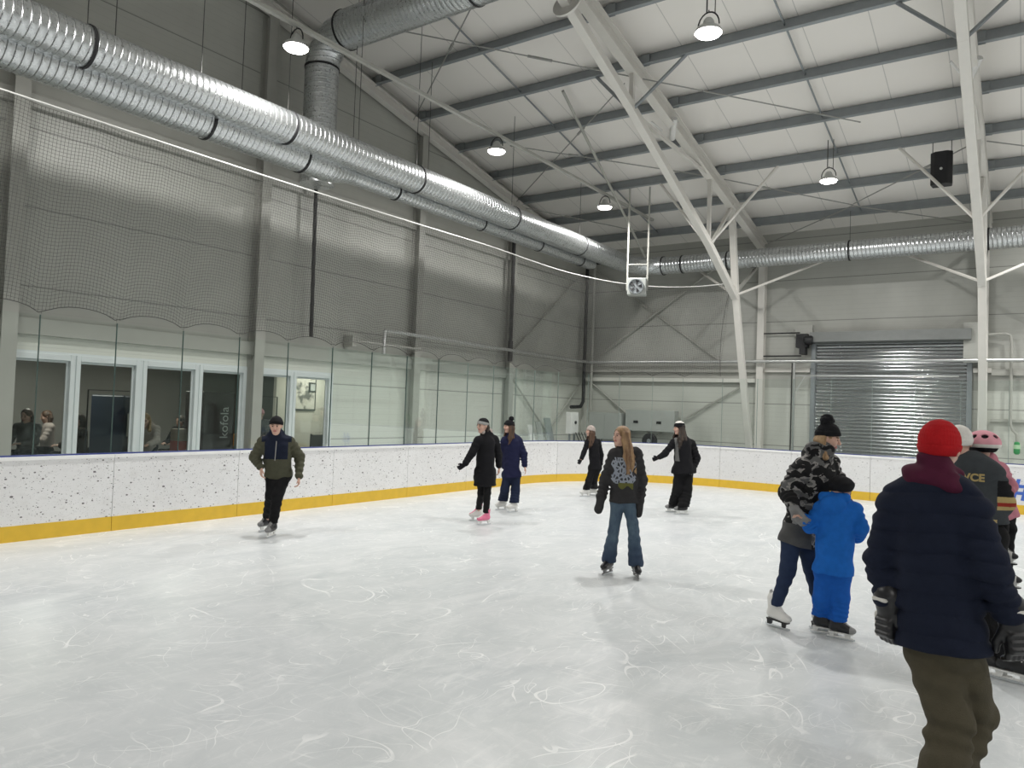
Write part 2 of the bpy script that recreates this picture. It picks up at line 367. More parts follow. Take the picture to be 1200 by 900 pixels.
# gable rafter and wall columns
b = MB(); b.ibeam((WX+.16, 23, zroof(23)-.11), (WX+.16, RY, zroof(RY)-.11), .18, .24, .016, (0, .2, 1)); b.ibeam((WX+.16, RY, zroof(RY)-.11), (WX+.16, YF, zroof(YF)-.11), .18, .24, .016, (0, -.2, 1))
tag(b.build('gable_rafter', M['white_steel']), 'sloping pale steel rafter along the top of the gable wall', 'rafter')
GY = [(4.97, 'behind the net next to the first lounge window'), (9.42, 'standing between the fourth and fifth lounge windows'), (14.1, 'behind the greenish glass where the elbowed pipe starts'), (18.25, 'beside the dark downpipe short of the hall corner')]
for y, l in GY:
    o = empty('wall_column', (WX+.13, y, 0)); tag(o, 'grey steel wall column ' + l, 'column', 'steel columns along the gable wall')
    b = MB(); b.ibeam((0, 0, 0), (0, 0, zroof(y)-.26), .22, .24, .014, (1, 0, 0)); b.build('shaft', M['grey_steel'], o)
    b = MB(); b.box((-.13, -.16, 0), (.15, .16, .02)); b.build('base_plate', M['grey_steel'], o)
for x, l in ((-6.67, 'behind the leaning white truss leg beside the roller shutter'), (-.98, 'behind the upright white truss leg past the roller shutter')):
    o = empty('wall_column', (x, WY-.13, 0)); tag(o, 'pale steel wall column ' + l, 'column', 'steel columns along the back wall')
    b = MB(); b.ibeam((0, 0, 0), (0, 0, 7.0), .2, .24, .014, (0, 1, 0)); b.build('shaft', M['white_steel'], o)
    b = MB(); b.box((-.15, -.13, 0), (.15, .13, .02)); b.build('base_plate', M['white_steel'], o)

# trussed frames
def truss(x, label, kick=True, full=True):
    o = empty('roof_truss', (x, 22.3, 0)); tag(o, label, 'roof truss', 'white steel frames that carry the roof')
    P = lambda y, z, dx=0: (dx, y-22.3, z)
    b = MB(); b.bar(P(22.3, 0), P(20.36, 5.23), .17, .17, (0, 1, 0)); b.build('leg', M['white_steel'], o, bevel=.012)
    b = MB(); b.bar(P(20.36, 5.23), P(19.83, 7.62), .17, .16, (0, 1, 0)); b.build('upper_leg', M['white_steel'], o, bevel=.012)
    # lower chord: square tube rising from the knee to the apex side
    b = MB(); b.bar(P(20.30, 5.15), P(18.15, 6.2), .17, .17); b.bar(P(18.15, 6.2), P(13.58, 8.02), .17, .17); b.bar(P(13.58, 8.02), P(10.7, 9.02), .17, .17); b.build('lower_chord', M['white_steel'], o, bevel=.01)
    b = MB(); b.ibeam(P(22.95, zroof(22.95)-.17), P(RY, zroof(RY)-.17), .20, .32, .018, (0, .2, 1)); b.build('upper_chord', M['white_steel'], o)
    b = MB(); b.ibeam(P(RY, zroof(RY)-.17), P(YF+.1, zroof(YF)-.17), .20, .32, .018, (0, -.2, 1)); b.build('upper_chord', M['white_steel'], o)
    b = MB()
    dn = Vector((0, -.94, .34)).normalized(); c = Vector(P(10.95, 8.93)); r1 = Vector((1, 0, 0)); r2 = dn.cross(r1)
    pts = []
    for d in (-.02, .02):
        pts += [c + dn*d + (r1*math.cos(a)*.27 + r2*math.sin(a)*.27) for a in [2*PI*k/28 for k in range(28)]]
    b.add(pts, [tuple(range(28))[::-1], tuple(range(28, 56))] + [(k, (k+1) % 28, 28+(k+1) % 28, 28+k) for k in range(28)]); b.build('splice_plate', M['white_steel'], o)
    for y, z in ((18.15, 6.2), (13.58, 8.02)):
        b = MB(); b.bar(P(y, z), P(y, zroof(y)-.3), .09, .09, (0, 1, 0)); b.build('post', M['white_steel'], o)
    for (ya, za), (yb, zb) in (((13.75, 7.95), (17.95, 7.9)), ((18.25, 6.15), (19.75, 7.45)), ((20.4, 5.3), (22.85, 6.65))):
        b = MB(); b.bar(P(ya, za), P(yb, zb), .075, .075); b.build('diagonal', M['white_steel'] if ya < 20 else M['grey_steel'], o)
    for (ya, za), yb, dx, m in (((18.15, 6.2), 18.61, 1.55, 'white_steel'), ((13.58, 8.02), 13.9, 1.0, 'galv'), ((20.36, 5.23), 22.7, 2.1, 'white_steel')):
        for sgn in (-1, 1):
            zt = zroof(yb)+.02 if yb < 22 else 6.55
            b = MB(); b.tube([P(ya, za, .06*sgn), P(yb, zt, dx*sgn)], .035, 8); b.build('knee_brace', M[m], o, True)
    b = MB(); b.tube([P(15.9, 8.15, -.1), P(15.5, 8.45, .12)], .07, 10); b.tube([P(15.45, 8.2, -.15), P(15.2, 8.35, -.3)], .025, 6); b.build('clamp', M['white'], o, True)
truss(-6.67, 'white steel roof truss whose leg leans beside the net edge')
truss(-.92, 'white steel roof truss rising just past the roller shutter and the speaker')
# sag bars between the purlins, cross rods, ties
for k, x in enumerate((-9.65, -3.78)):
    o = empty('sag_bar_row', (x, WY, 0)); tag(o, ('dark sag rod row between purlins next to the gable wall', 'dark sag rod row between purlins between the two white trusses')[k], 'sag rod')
    ys = sorted(PY)
    for a, c in zip(ys[:-1], ys[1:]):
        if a < RY: continue
        b = MB(); b.bar((0, a-WY, zroof(a)+.14), (0, c-WY, zroof(c)+.14), .03, .03); b.build('rod', M['galv'], o)
RODS = [((-10.91, 10.62, 9.5), (-3.0, 17.0, 8.2), 'thin cross rod starting beside the big ceiling duct'), ((-8.62, 10.85, 9.5), (-12.6, 13.6, 8.92), 'thin cross rod with a turnbuckle reaching the gable rafter'),
        ((-10.93, 15.4, 8.55), (-6.9, 18.3, 8.0), 'thin cross rod running behind the clustered high bay lamps'), ((-7.1, 14.09, 8.82), (-12.6, 18.2, 8.03), 'thin cross rod crossing down to the gable rafter lower end'),
        ((-12.6, 18.7, 7.95), (-9.6, 21.3, 7.4), 'thin cross rod just over the end of the silver wall duct'), ((-6.5, 18.7, 7.95), (-3.82, 20.85, 7.48), 'thin cross rod from the truss knee to the middle sag rods'),
        ((-1.1, 18.7, 7.92), (-3.80, 20.8, 7.49), 'thin cross rod between the loudspeaker and the middle sag rods'), ((-3.82, 20.85, 7.46), (-1.1, 22.7, 7.1), 'thin cross rod dropping behind the duct towards the upright truss'),
        ((-3.82, 20.85, 7.46), (-6.5, 22.7, 7.1), 'thin cross rod dropping behind the duct towards the leaning truss'), ((-.8, 18.7, 7.95), (3.4, 21.3, 7.4), 'thin cross rod starting past the upright white truss')]
for a, c, l in RODS:
    b = MB(); b.tube([a, c], .014, 6); m = Vector(a).lerp(Vector(c), .3); n = Vector(a).lerp(Vector(c), .35); b.tube([m, n], .03, 6); tag(b.build('bracing_rod', M['wire_light'], smooth=True), l, 'bracing rod')

# wall girts (horizontal rails)
def girt(a, c, w, h, l, m='wall'):
    b = MB(); b.bar(a, c, w, h); tag(b.build('wall_rail', M[m], bevel=.006), l, 'wall rail')
girt((WX+.05, YF, 6.40), (WX+.05, 23, 6.40), .1, .22, 'pale horizontal steel rail on the gable wall at the net top', 'grey_steel')
girt((WX+.05, YF, 2.90), (WX+.05, 23, 2.90), .1, .26, 'pale horizontal steel rail on the gable wall over the lounge windows', 'grey_steel')
girt((WX+.1, 22.92, 3.33), (-6.8, 22.92, 3.33), .12, .2, 'grey horizontal rail on the back wall under the silver pipe', 'grey_steel')
girt((WX+.1, 22.90, 2.98), (-6.8, 22.90, 2.98), .14, .12, 'lower pale horizontal rail on the back wall under the silver pipe', 'white_steel')
girt((-6.55, 22.93, 3.30), (-5.25, 22.93, 3.30), .1, .12, 'short pale rail between the wall column and the roller shutter', 'white_steel')
girt((-1.2, 22.93, 3.30), (-.8, 22.93, 3.30), .1, .12, 'short pale rail between the roller shutter and the upright truss', 'white_steel')
girt((-.8, 22.93, 2.02), (4.5, 22.93, 2.02), .08, .07, 'thin grey rail past the upright truss above the green lamp', 'grey_steel')
girt((-.8, 22.93, 3.25), (4.5, 22.93, 3.25), .1, .16, 'grey rail past the upright truss at the pipe height', 'grey_steel')

# wall cross bracing near the corner
for a, c, l in (((-12.6, 22.9, 6.9), (-8.0, 22.9, 3.62), 'dark cross brace on the back wall falling away from the corner'), ((-12.4, 22.87, 3.62), (-7.6, 22.87, 6.9), 'dark cross brace on the back wall rising from the corner pipe'),
                ((-12.6, 22.9, 2.97), (-10.15, 22.9, 1.15), 'lower brace on the back wall from the corner down to the round fan'), ((-6.9, 22.9, 3.0), (-10.0, 22.9, 1.15), 'lower brace on the back wall from the leaning truss to the round fan')):
    b = MB(); b.tube([a, c], .03, 6); m = Vector(a).lerp(Vector(c), .42); n = Vector(a).lerp(Vector(c), .48); b.tube([m, n], .05, 6); tag(b.build('wall_brace', M['grey_steel'], smooth=True), l, 'wall brace')
for a, c, l in (((WX+.1, 18.5, 3.6), (WX+.1, 22.7, 6.7), 'cross brace on the gable wall behind the net rising to the corner'), ((WX+.1, 18.5, 2.8), (WX+.1, 21.0, .8), 'thin brace behind the glass falling from the last gable column'),
                ((WX+.1, 22.8, 2.9), (WX+.1, 20.4, 1.0), 'lower brace behind the glass falling away from the hall corner')):
    b = MB(); b.tube([a, c], .028, 6); tag(b.build('wall_brace', M['grey_steel'], smooth=True), l, 'wall brace')

# ---------------------------------------------------------------- ducts
M['duct_y'] = duct_mat('Y'); M['duct_x'] = duct_mat('X'); M['duct_z'] = duct_mat('Z')
def rings(prefix, pos, r, axis, parent, mats=None):
    for p in pos:
        b = MB(); b.lathe([(r, -.02), (r+.014, -.02), (r+.014, .02), (r, .02)], 40, p, axis); b.build(prefix, mats or M['dark'], parent, True)
def duct_run(name, label, A, B, r, axis, ringpos, mm):
    o = empty(name, A); L = (Vector(B)-Vector(A)).length
    tag(o, label, 'duct')
    b = MB(); b.lathe([(r, 0), (r, L)], 48, (0, 0, 0), axis); b.build('duct_shell', mm, o, True)
    return o
UX, UZ = -10.25, 6.44
o = duct_run('air_duct', 'large silver spiral duct running along the gable wall to the corner', (UX, -4, UZ), (UX, 20.6, UZ), .275, 'Y', None, M['duct_y'])
rings('joint_ring', [(0, y+4, 0) for y in (1.2, 4.75, 8.0, 11.2, 14.6, 17.9)], .275, 'Y', o)
b = MB()  # corner elbow in gores
cx, cy, R = UX+.95, 20.6, .95; pts = []
for k in range(6):
    a = PI - PI/2*k/5; pts.append((cx+R*math.cos(a)-UX, cy+R*math.sin(a)+4, 0))
b.tube(pts, .278, 40); b.build('elbow', M['duct_y'], o, True)
rings('joint_ring', [(.95-.02, 25.55, 0)], .275, 'X', o)
o2 = duct_run('air_duct', 'silver spiral duct running high along the back wall above the shutter', (UX+.95, 21.55, UZ+.23-.23), (XR-.3, 21.55, UZ), .262, 'X', None, M['duct_x'])
rings('joint_ring', [(x-(UX+.95), 0, 0) for x in (-8.7, -7.3, -4.0, -.85, 2.3)], .262, 'X', o2)
LXD, LZ = -10.62, 6.19
o = duct_run('air_duct', 'lower silver duct hanging beneath the large duct, ending in a reducer', (LXD, -4, LZ), (LXD, 9.2, LZ), .275, 'Y', None, M['duct_y'])
rings('joint_ring', [(0, y+4, 0) for y in (.8, 3.6, 6.75, 8.6)], .275, 'Y', o)
b = MB(); b.lathe([(.275, 13.2), (.26, 13.35), (.17, 13.75), (.165, 13.9)], 40, (0, 0, 0), 'Y'); b.build('reducer', M['duct_y'], o, True)
b = MB(); b.lathe([(.165, 13.9), (.165, 23.2), (.12, 23.4)], 36, (0, 0, 0), 'Y'); b.build('narrow_duct', M['duct_y'], o, True)
rings('joint_ring', [(0, y+4, 0) for y in (11.0, 13.9, 16.4, 18.6)], .165, 'Y', o)
# vertical riser and big ceiling duct
VX, VY = -11.75, 9.95
o = empty('riser_duct', (VX, VY, 0)); tag(o, 'vertical grey spiral duct rising behind the silver ducts to the roof', 'duct')
b = MB(); b.lathe([(.33, 6.2), (.33, 8.55)], 44); b.build('duct_shell', M['duct_z'], o, True)
b = MB(); pts = [(.0, 0, 8.55)]
for k in range(1, 5):
    a = PI - PI/2*k/4; pts.append((.62+.62*math.cos(a), 0, 8.55+.62*math.sin(a)))
b.tube(pts, .335, 40); b.build('elbow', M['duct_z'], o, True)
rings('joint_ring', [(0, 0, 8.55)], .33, 'Z', o)
o = empty('ceiling_duct', (VX+.62, VY, 9.17)); tag(o, 'big dark spiral duct running under the purlins away from the vertical duct', 'duct')
b = MB(); b.lathe([(.37, 0), (.37, 5.6)], 48, (0, 0, 0), 'X'); b.build('duct_shell', M['duct_x'], o, True)
rings('joint_ring', [(.05, 0, 0), (3.2, 0, 0)], .37, 'X', o)
# suspension wires
hw = [(UX, y, UZ+.27) for y in (4.75, 6.4, 8.0, 9.6, 11.2, 14.6, 17.9)] + [(LXD-.2, y, LZ+.2) for y in (5.4, 7.5, 10.0, 12.2)] + [(x, 21.55, UZ+.25) for x in (-7.3, -4.0, -.85)]
for i, (x, y, z) in enumerate(hw):
    b = MB(); b.tube([(x, y, z), (x, y, zroof(y)+.05)], .007, 5)
    tag(b.build('hanger_wire', M['wire']), 'thin dark steel wire holding a silver duct up to the purlins', 'hanger wire', 'wires holding up the ducts')

# lamp cable tray and high bay lamps
b = MB(); b.bar((-9.31, -3, 7.62), (-9.31, 20.6, 7.62), .08, .012); b.bar((-9.35, -3, 7.645), (-9.35, 20.6, 7.645), .012, .05); b.bar((-9.27, -3, 7.645), (-9.27, 20.6, 7.645), .012, .05)
tag(b.build('cable_tray', M['grey_steel']), 'long thin cable tray the lamps near the gable wall hang from', 'cable tray')
def lamp_thing():
    o = empty('high_bay_lamp', (0, 0, 0))
    b = MB(); b.lathe([(.045, .20), (.07, .17), (.09, .10), (.17, .05), (.195, .0), (.190, -.012), (.16, .03), (.07, .07)], 28); b.build('housing', M['galv_light'], o, True)
    b = MB(); b.lathe([(.175, .004), (.165, -.035), (.10, -.055), (.001, -.06)], 24); b.build('lens', M['lamp'], o, True)
    b = MB(); pts = [(.155*math.cos(a), 0, .09+.20*math.sin(a)) for a in [PI*k/10 for k in range(11)]]; b.tube(pts, .011, 6); b.build('bracket', M['dark'], o, True)
    return o
L0 = lamp_thing()
LAMPS = [(-9.31, 7.36, 7.3, 'glowing high bay lamp in front of the vertical duct'), (-9.31, 12.63, 7.3, 'glowing high bay lamp in the middle of the tray near the gable rafter'), (-9.31, 17.55, 7.3, 'glowing high bay lamp over the end of the silver wall duct'),
         (-3.79, 10.08, 7.3, 'bright high bay lamp on long rods between the trusses, under the purlins'), (-3.79, 17.85, 7.3, 'bright high bay lamp hanging above the roller shutter near the speaker'),
         (-9.31, 2.2, 7.3, None), (1.8, 14.5, 7.5, None), (1.8, -3.5, 7.5, None), (1.8, 20.5, 7.5, None), (7.5, 18.5, 7.5, None), (7.5, 10.5, 7.5, None), (7.5, 2.5, 7.5, None), (14, 14.5, 7.5, None), (14, 5, 7.5, None)]
for i, (x, y, z, l) in enumerate(LAMPS):
    o = L0 if i == 0 else copy_tree(L0); o.location = (x, y, z)
    tag(o, l or 'high bay lamp further down the hall, hanging outside the picture', 'lamp', 'high bay lamps under the roof')
    top = 7.62-z if x == -9.31 else zroof(y)+.03-z
    if abs(x+9.31) > .1:
        b = MB(); b.tube([(-.03, 0, .29), (-.03, 0, top)], .012, 6); b.tube([(.09, 0, .24), (.09, 0, top)], .008, 6); b.build('suspension_rod', M['wire'], o)
    else:
        b = MB(); b.tube([(0, 0, .29), (0, 0, top)], .009, 6); b.build('suspension_rod', M['wire'], o)
    ld = D.lights.get('bay_light') or D.lights.new('bay_light', 'AREA'); ld.shape = 'DISK'; ld.size = .36; ld.energy = LAMP_W = 430; ld.color = (1, .985, .955); ld.spread = math.radians(168)
    lo = D.objects.new('lamp_light', ld); COL.objects.link(lo); lo.location = (x, y, z-.075)
# loudspeaker
o = empty('loudspeaker', (-1.62, 18.6, 7.08)); tag(o, 'black loudspeaker hanging from a purlin next to the upright truss', 'loudspeaker')
sx = lambda u, v, h: (u, v, h)
b = MB(); b.extrude([(-.19, .16), (.19, .16), (.215, -.08), (.12, -.17), (-.12, -.17), (-.215, -.08)], 0, .72, lambda u, v, h: (u, v, h)); b.build('cabinet', M['black'], o, bevel=.02)
b = MB(); b.lathe([(.03, 0), (.02, -.01), (.001, -.012)], 12, (0, -.175, .33), 'Y'); b.build('badge', M['galv_light'], o, True)
for x in (-.18, .18):
    b = MB(); b.tube([(x, 0, .71), (x, 0, zroof(18.6)-7.08+.03)], .009, 6); b.build('strap', M['wire'], o)
# hanging fan heater
o = empty('fan_heater', (-8.85, 18.7, 5.32)); o.rotation_euler = (0, 0, math.radians(20)); tag(o, 'grey box fan heater with round grille hanging from two long rods', 'fan heater')
b = MB(); b.box((-.26, -.1, -.24), (.26, .2, .24)); b.build('casing', M['cab'], o, bevel=.03)
b = MB(); b.lathe([(.205, -.10), (.205, -.15), (.185, -.15), (.18, -.11)], 30, (-.02, 0, 0), 'Y'); b.build('fan_ring', M['galv'], o, True)
b = MB(); b.lathe([(.182, -.100), (.182, -.108), (.001, -.109)], 30, (-.02, 0, 0), 'Y'); b.build('fan_back', M['dark'], o)
for k in range(5):
    b = MB(); a = 2*PI*k/5; b.add([(-.02+.03*math.cos(a), -.13, .03*math.sin(a)), (-.02+.17*math.cos(a-.2), -.12, .17*math.sin(a-.2)), (-.02+.17*math.cos(a+.35), -.135, .17*math.sin(a+.35))] + [(-.02+.03*math.cos(a), -.125, .03*math.sin(a)), (-.02+.17*math.cos(a-.2), -.115, .17*math.sin(a-.2)), (-.02+.17*math.cos(a+.35), -.13, .17*math.sin(a+.35))], [(0, 1, 2), (5, 4, 3), (0, 3, 4, 1), (1, 4, 5, 2), (2, 5, 3, 0)]); b.build('blade', M['dark'], o)
for x in (-.27, .27):
    b = MB(); b.bar((x, 0, -.1), (x, 0, zroof(18.6)-5.3), .045, .045, (0, 1, 0)); b.build('hanging_post', M['grey_steel'] if x < 0 else M['grey_steel'], o)
b = MB(); b.bar((-.27, 0, .62), (.27, 0, .62), .03, .03); b.build('cross_bar', M['grey_steel'], o)
# slanting pipe from roof down to the duct corner
b = MB(); b.tube([(-8.62, 14.1, 8.98), (-9.65, 20.9, 6.62)], .035, 8); tag(b.build('slanting_pipe', M['grey_steel'], smooth=True), 'slanting grey pipe from the purlins down to the duct corner', 'pipe')

# ---------------------------------------------------------------- pipes on the walls
o = empty('wall_pipe', (WX+.42, 12.72, 3.6)); tag(o, 'silver horizontal pipe with a drop leg running round the corner past the shutter', 'pipe')
b = MB(); b.tube([(0, 0, -.55), (0, 0, -.03), (0, .03, 0), (0, 9.85, -.05)], .045, 10); b.tube([(0, 9.85, -.05), (.05, 9.9, -.05), (XR+12, 9.9, -.05)], .045, 10); b.build('pipe_run', M['galv_light'], o, True)
b = MB(); b.tube([(-.3, 1.2, -.32), (0.02, 1.2, -.32)], .03, 8); b.box((-.4, -.9, -.45), (-.1, -.75, -.2)); b.tube([(0, -.85, -.33), (0, 1.3, -.33)], .02, 6); b.build('pipe_fitting', M['grey_steel'], o)
for y in (1.45, 5.55, 9.7):
    b = MB(); b.bar((-.4, y, 0), (0, y, 0), .04, .04); b.build('bracket', M['grey_steel'], o)
for x in (5.7, 11.5):
    b = MB(); b.bar((x, 9.9, -.05), (x, 10.2, -.05), .04, .04); b.build('bracket', M['grey_steel'], o)
b = MB(); b.tube([(-5.62, 22.55, 3.5), (-5.62, 22.55, .02)], .04, 8); b.tube([(-5.62, 22.55, 3.12), (-1.5, 22.55, 3.12)], .022, 8); b.tube([(-5.3, 22.55, 3.12), (-5.6, 22.55, 2.6)], .015, 6)
tag(b.build('standpipe', M['galv_light'], smooth=True), 'upright silver pipe with a thin branch crossing the roller shutter', 'pipe')
b = MB(); b.tube([(-5.72, 22.75, 3.5), (-5.72, 22.75, .02)], .022, 8); tag(b.build('conduit', M['dark'], smooth=True), 'thin dark conduit beside the upright silver pipe', 'conduit')
b = MB(); b.tube([(-6.75, 22.86, 4.40), (-5.55, 22.86, 4.40)], .02, 6); b.tube([(-6.75, 22.86, 4.42), (-6.75, 22.86, 3.5)], .02, 6); b.tube([(-6.6, 22.86, 3.72), (-5.5, 22.86, 3.72)], .02, 6); tag(b.build('conduit', M['dark']), 'dark cable conduits between the wall column and the shutter motor', 'conduit')
b = MB(); b.tube([(-.9, 22.8, 4.22), (-.5, 22.8, 4.24), (-.40, 22.8, 4.18), (-.37, 22.8, 4.0), (-.37, 22.8, 1.95), (-.33, 22.8, 1.80), (-.24, 22.8, 1.68), (-.23, 22.8, 1.5)], .035, 8); tag(b.build('conduit', M['grey_steel'], smooth=True), 'bent grey conduit past the upright truss feeding the green lamp', 'conduit')
o = empty('emergency_lamp', (-.23, 22.8, 1.3)); tag(o, 'small green wall lamp hanging on the bent grey conduit', 'lamp')
b = MB(); b.lathe([(.03, .2), (.06, .18), (.07, .05), (.07, -.08), (.04, -.12)], 14); b.build('lamp_body', mat('green lamp body', (.06, .34, .12), .4, noise=.2), o, True)
b = MB(); b.lathe([(.035, .13), (.075, .12), (.075, .02), (.035, .01)], 14); b.build('lamp_window', mat('pale green window', (.50, .72, .48), .3, noise=.1), o, True)
# downpipes
b = MB(); b.tube([(WX+.35, 18.0, 7.3), (WX+.35, 18.0, 3.35)], .055, 10); b.tube([(WX+.35, 18.0, 3.85), (WX+.35, 18.0, 3.25)], .075, 10); tag(b.build('downpipe', M['dark'], smooth=True), 'dark downpipe beside the last gable wall column', 'pipe')
b = MB(); b.tube([(WX+.3, 22.55, 6.9), (WX+.3, 22.55, 2.2), (WX+.25, 22.45, 2.02), (WX+.2, 21.9, 2.0)], .06, 10); b.tube([(WX+.3, 22.55, 6.9), (WX+.7, 22.6, 6.95), (WX+1.1, 22.6, 6.95)], .06, 10)
tag(b.build('downpipe', M['dark'], smooth=True), 'dark downpipe running down the hall corner with a bent foot', 'pipe')
b = MB(); b.tube([(WX+.5, 22.7, 7.1), (WX+.5, 22.7, 1.9)], .05, 10); tag(b.build('downpipe', M['grey_steel'], smooth=True), 'grey pipe beside the dark downpipe in the hall corner', 'pipe')
b = MB(); b.tube([(WX+.3, 10.6, 6.9), (WX+.3, 10.65, 3.25)], .04, 8); tag(b.build('downpipe', M['dark'], smooth=True), 'thin dark pipe on the gable wall behind the net', 'pipe')

# electrical cabinets and things along the corner walkway
def cabinet(name, lo, hi, label, m='cab', knob=True):
    o = empty(name, ((lo[0]+hi[0])/2, (lo[1]+hi[1])/2, lo[2])); tag(o, label, 'cabinet'); w, d, h = [(hi[i]-lo[i])/2 for i in range(3)]
    b = MB(); b.box((-w, -d, 0), (w, d, 2*h)); b.build('cabinet_body', M[m], o, bevel=.012)
    return o, w, d, h
o, w, d, h = cabinet('electrical_box', (-11.95, 20.4, 1.15), (-11.75, 20.85, 1.83), 'white electrical box with a round dark knob on a stand in the corner', 'white')
b = MB(); b.box((w, -d+.02, .03), (w+.015, d-.02, .65)); b.build('door', M['white'], o, bevel=.006)
b = MB(); b.lathe([(.05, .0), (.05, .03), (.03, .04)], 16, (w+.015, 0, .36), 'X'); b.build('knob', M['black'], o, True)
b = MB(); b.bar((0, -.15, -1.13), (0, -.15, 0), .05, .05, (0, 1, 0)); b.bar((0, .15, -1.13), (0, .15, 0), .05, .05, (0, 1, 0)); b.build('stand', M['galv'], o)
o, w, d, h = cabinet('electrical_cabinet', (-12.2, 22.35, .95), (-11.0, 22.75, 1.85), 'wide grey cabinet standing in the hall corner next to the white box')
b = MB(); b.box((-w+.02, -d-.015, .03), (0-.01, -d, 2*h-.03)); b.build('door', M['cab'], o, bevel=.004)
b = MB(); b.box((.01, -d-.015, .03), (w-.02, -d, 2*h-.03)); b.build('door', M['cab'], o, bevel=.004)
b = MB(); b.box((-w, -d, -.93), (-w+.06, d, 0)); b.box((w-.06, -d, -.93), (w, d, 0)); b.build('stand', M['galv'], o)
o, w, d, h = cabinet('electrical_cabinet', (-10.9, 22.45, 1.30), (-9.2, 22.8, 1.98), 'long grey wall cabinet with two dark slots behind the small skater')
for x in (-.55, .25):
    b = MB(); b.box((x, -d-.02, .25), (x+.16, -d, .33)); b.build('slot_handle', M['black'], o)
b = MB(); b.box((-w, d-.05, -1.28), (-w+.05, d, 0)); b.box((w-.05, d-.05, -1.28), (w, d, 0)); b.build('stand', M['galv'], o)
b = MB()
for k in range(7):
    a = random.uniform(0, .5); x = -11.7+.05*k
    b.tube([(x, 20.6+.1*k, 1.2), (x+.1, 20.7+.12*k, .9-.05*k), (x+.15, 21.0+.1*k, .75), (x+.1, 21.3+.05*k, 1.0), (x, 21.4, .5), (x, 21.5, .03)], .014, 6)
tag(b.build('cable_bundle', M['black'], smooth=True), 'tangle of black cables hanging below the white electrical box', 'cables')
for k, (y, w_, h_, m, l) in enumerate(((19.6, .3, 1.5, 'cab', 'tall narrow grey panel leaning on the gable wall past the last column'), (20.1, .35, 1.62, 'galv', 'dark grey panel leaning on the gable wall between pale ones'), (19.15, .25, 1.4, 'white', 'pale board leaning on the gable wall beside the last column'))):
    b = MB(); b.add([(-12.2, y, .02), (-12.2, y+w_, .02), (-12.16, y+w_, .02), (-12.16, y, .02), (-12.6, y, h_), (-12.6, y+w_, h_), (-12.56, y+w_, h_), (-12.56, y, h_)], [(0, 1, 2, 3), (7, 6, 5, 4), (0, 4, 5, 1), (1, 5, 6, 2), (2, 6, 7, 3), (3, 7, 4, 0)])
    tag(b.build('leaning_panel', M[m]), l, 'panel')
o = empty('floor_fan', (-9.95, 22.3, 0)); tag(o, 'dark round floor fan at the foot of the wall braces', 'fan')
b = MB(); b.lathe([(.22, -.08), (.24, -.06), (.24, .06), (.22, .08)], 24, (0, 0, 1.0), 'Y'); b.build('fan_cage', M['dark'], o, True)
b = MB(); b.tube([(0, 0, .02), (0, 0, .78)], .03, 8); b.tube([(-.25, 0, .03), (.25, 0, .03)], .03, 6); b.build('stand', M['dark'], o)
b = MB(); b.lathe([(.06, -.1), (.08, -.05), (.06, .1)], 12, (0, 0, 1.0), 'Y'); b.build('fan_hub', M['galv'], o, True)
b = MB(); b.lathe([(.11, 0), (.12, .03), (.12, 1.45), (.09, 1.6), (.035, 1.68), (.035, 1.76)], 18, (-1.28, 22.5, 0)); tag(b.build('gas_cylinder', M['black'], smooth=True), 'black cylinder standing between the roller shutter and the upright truss', 'cylinder')

# ---------------------------------------------------------------- rink boards, glass and net along one rounded path
BX, BY, RC = -10.43, 19.6, 3.9
arc = RC*PI/2; S0 = BY-RC                      # straight part ends at y=S0
def path(s, off=0.):
    """s = distance along the boards, 0 at y=0 on the gable side; off = metres behind the ice face"""
    if s <= S0: return Vector((BX-off, s, 0)), Vector((1, 0, 0))
    if s <= S0+arc:
        a = PI-(s-S0)/RC; c = Vector((BX+RC, BY-RC, 0)); r = RC+off
        return c+Vector((math.cos(a)*r, math.sin(a)*r, 0)), Vector((-math.cos(a), -math.sin(a), 0))
    x = BX+RC+(s-S0-arc); return Vector((x, BY+off, 0)), Vector((0, -1, 0))
def strip(b, s0, s1, o0, o1, z0, z1, mi=0, step=.12):
    n = max(1, int(math.ceil((s1-s0)/step))) if s1 > S0 and s0 < S0+arc else 1
    V = []
    for i in range(n+1):
        s = s0+(s1-s0)*i/n; p0 = path(s, o0)[0]; p1 = path(s, o1)[0]
        V += [(p0.x, p0.y, z0), (p1.x, p1.y, z0), (p1.x, p1.y, z1), (p0.x, p0.y, z1)]
    F = [(3, 2, 1, 0), (4*n, 4*n+1, 4*n+2, 4*n+3)]
    for i in range(n):
        for k in range(4): F.append((i*4+k, i*4+(k+1) % 4, (i+1)*4+(k+1) % 4, (i+1)*4+k))
    b.add(V, F, mi)
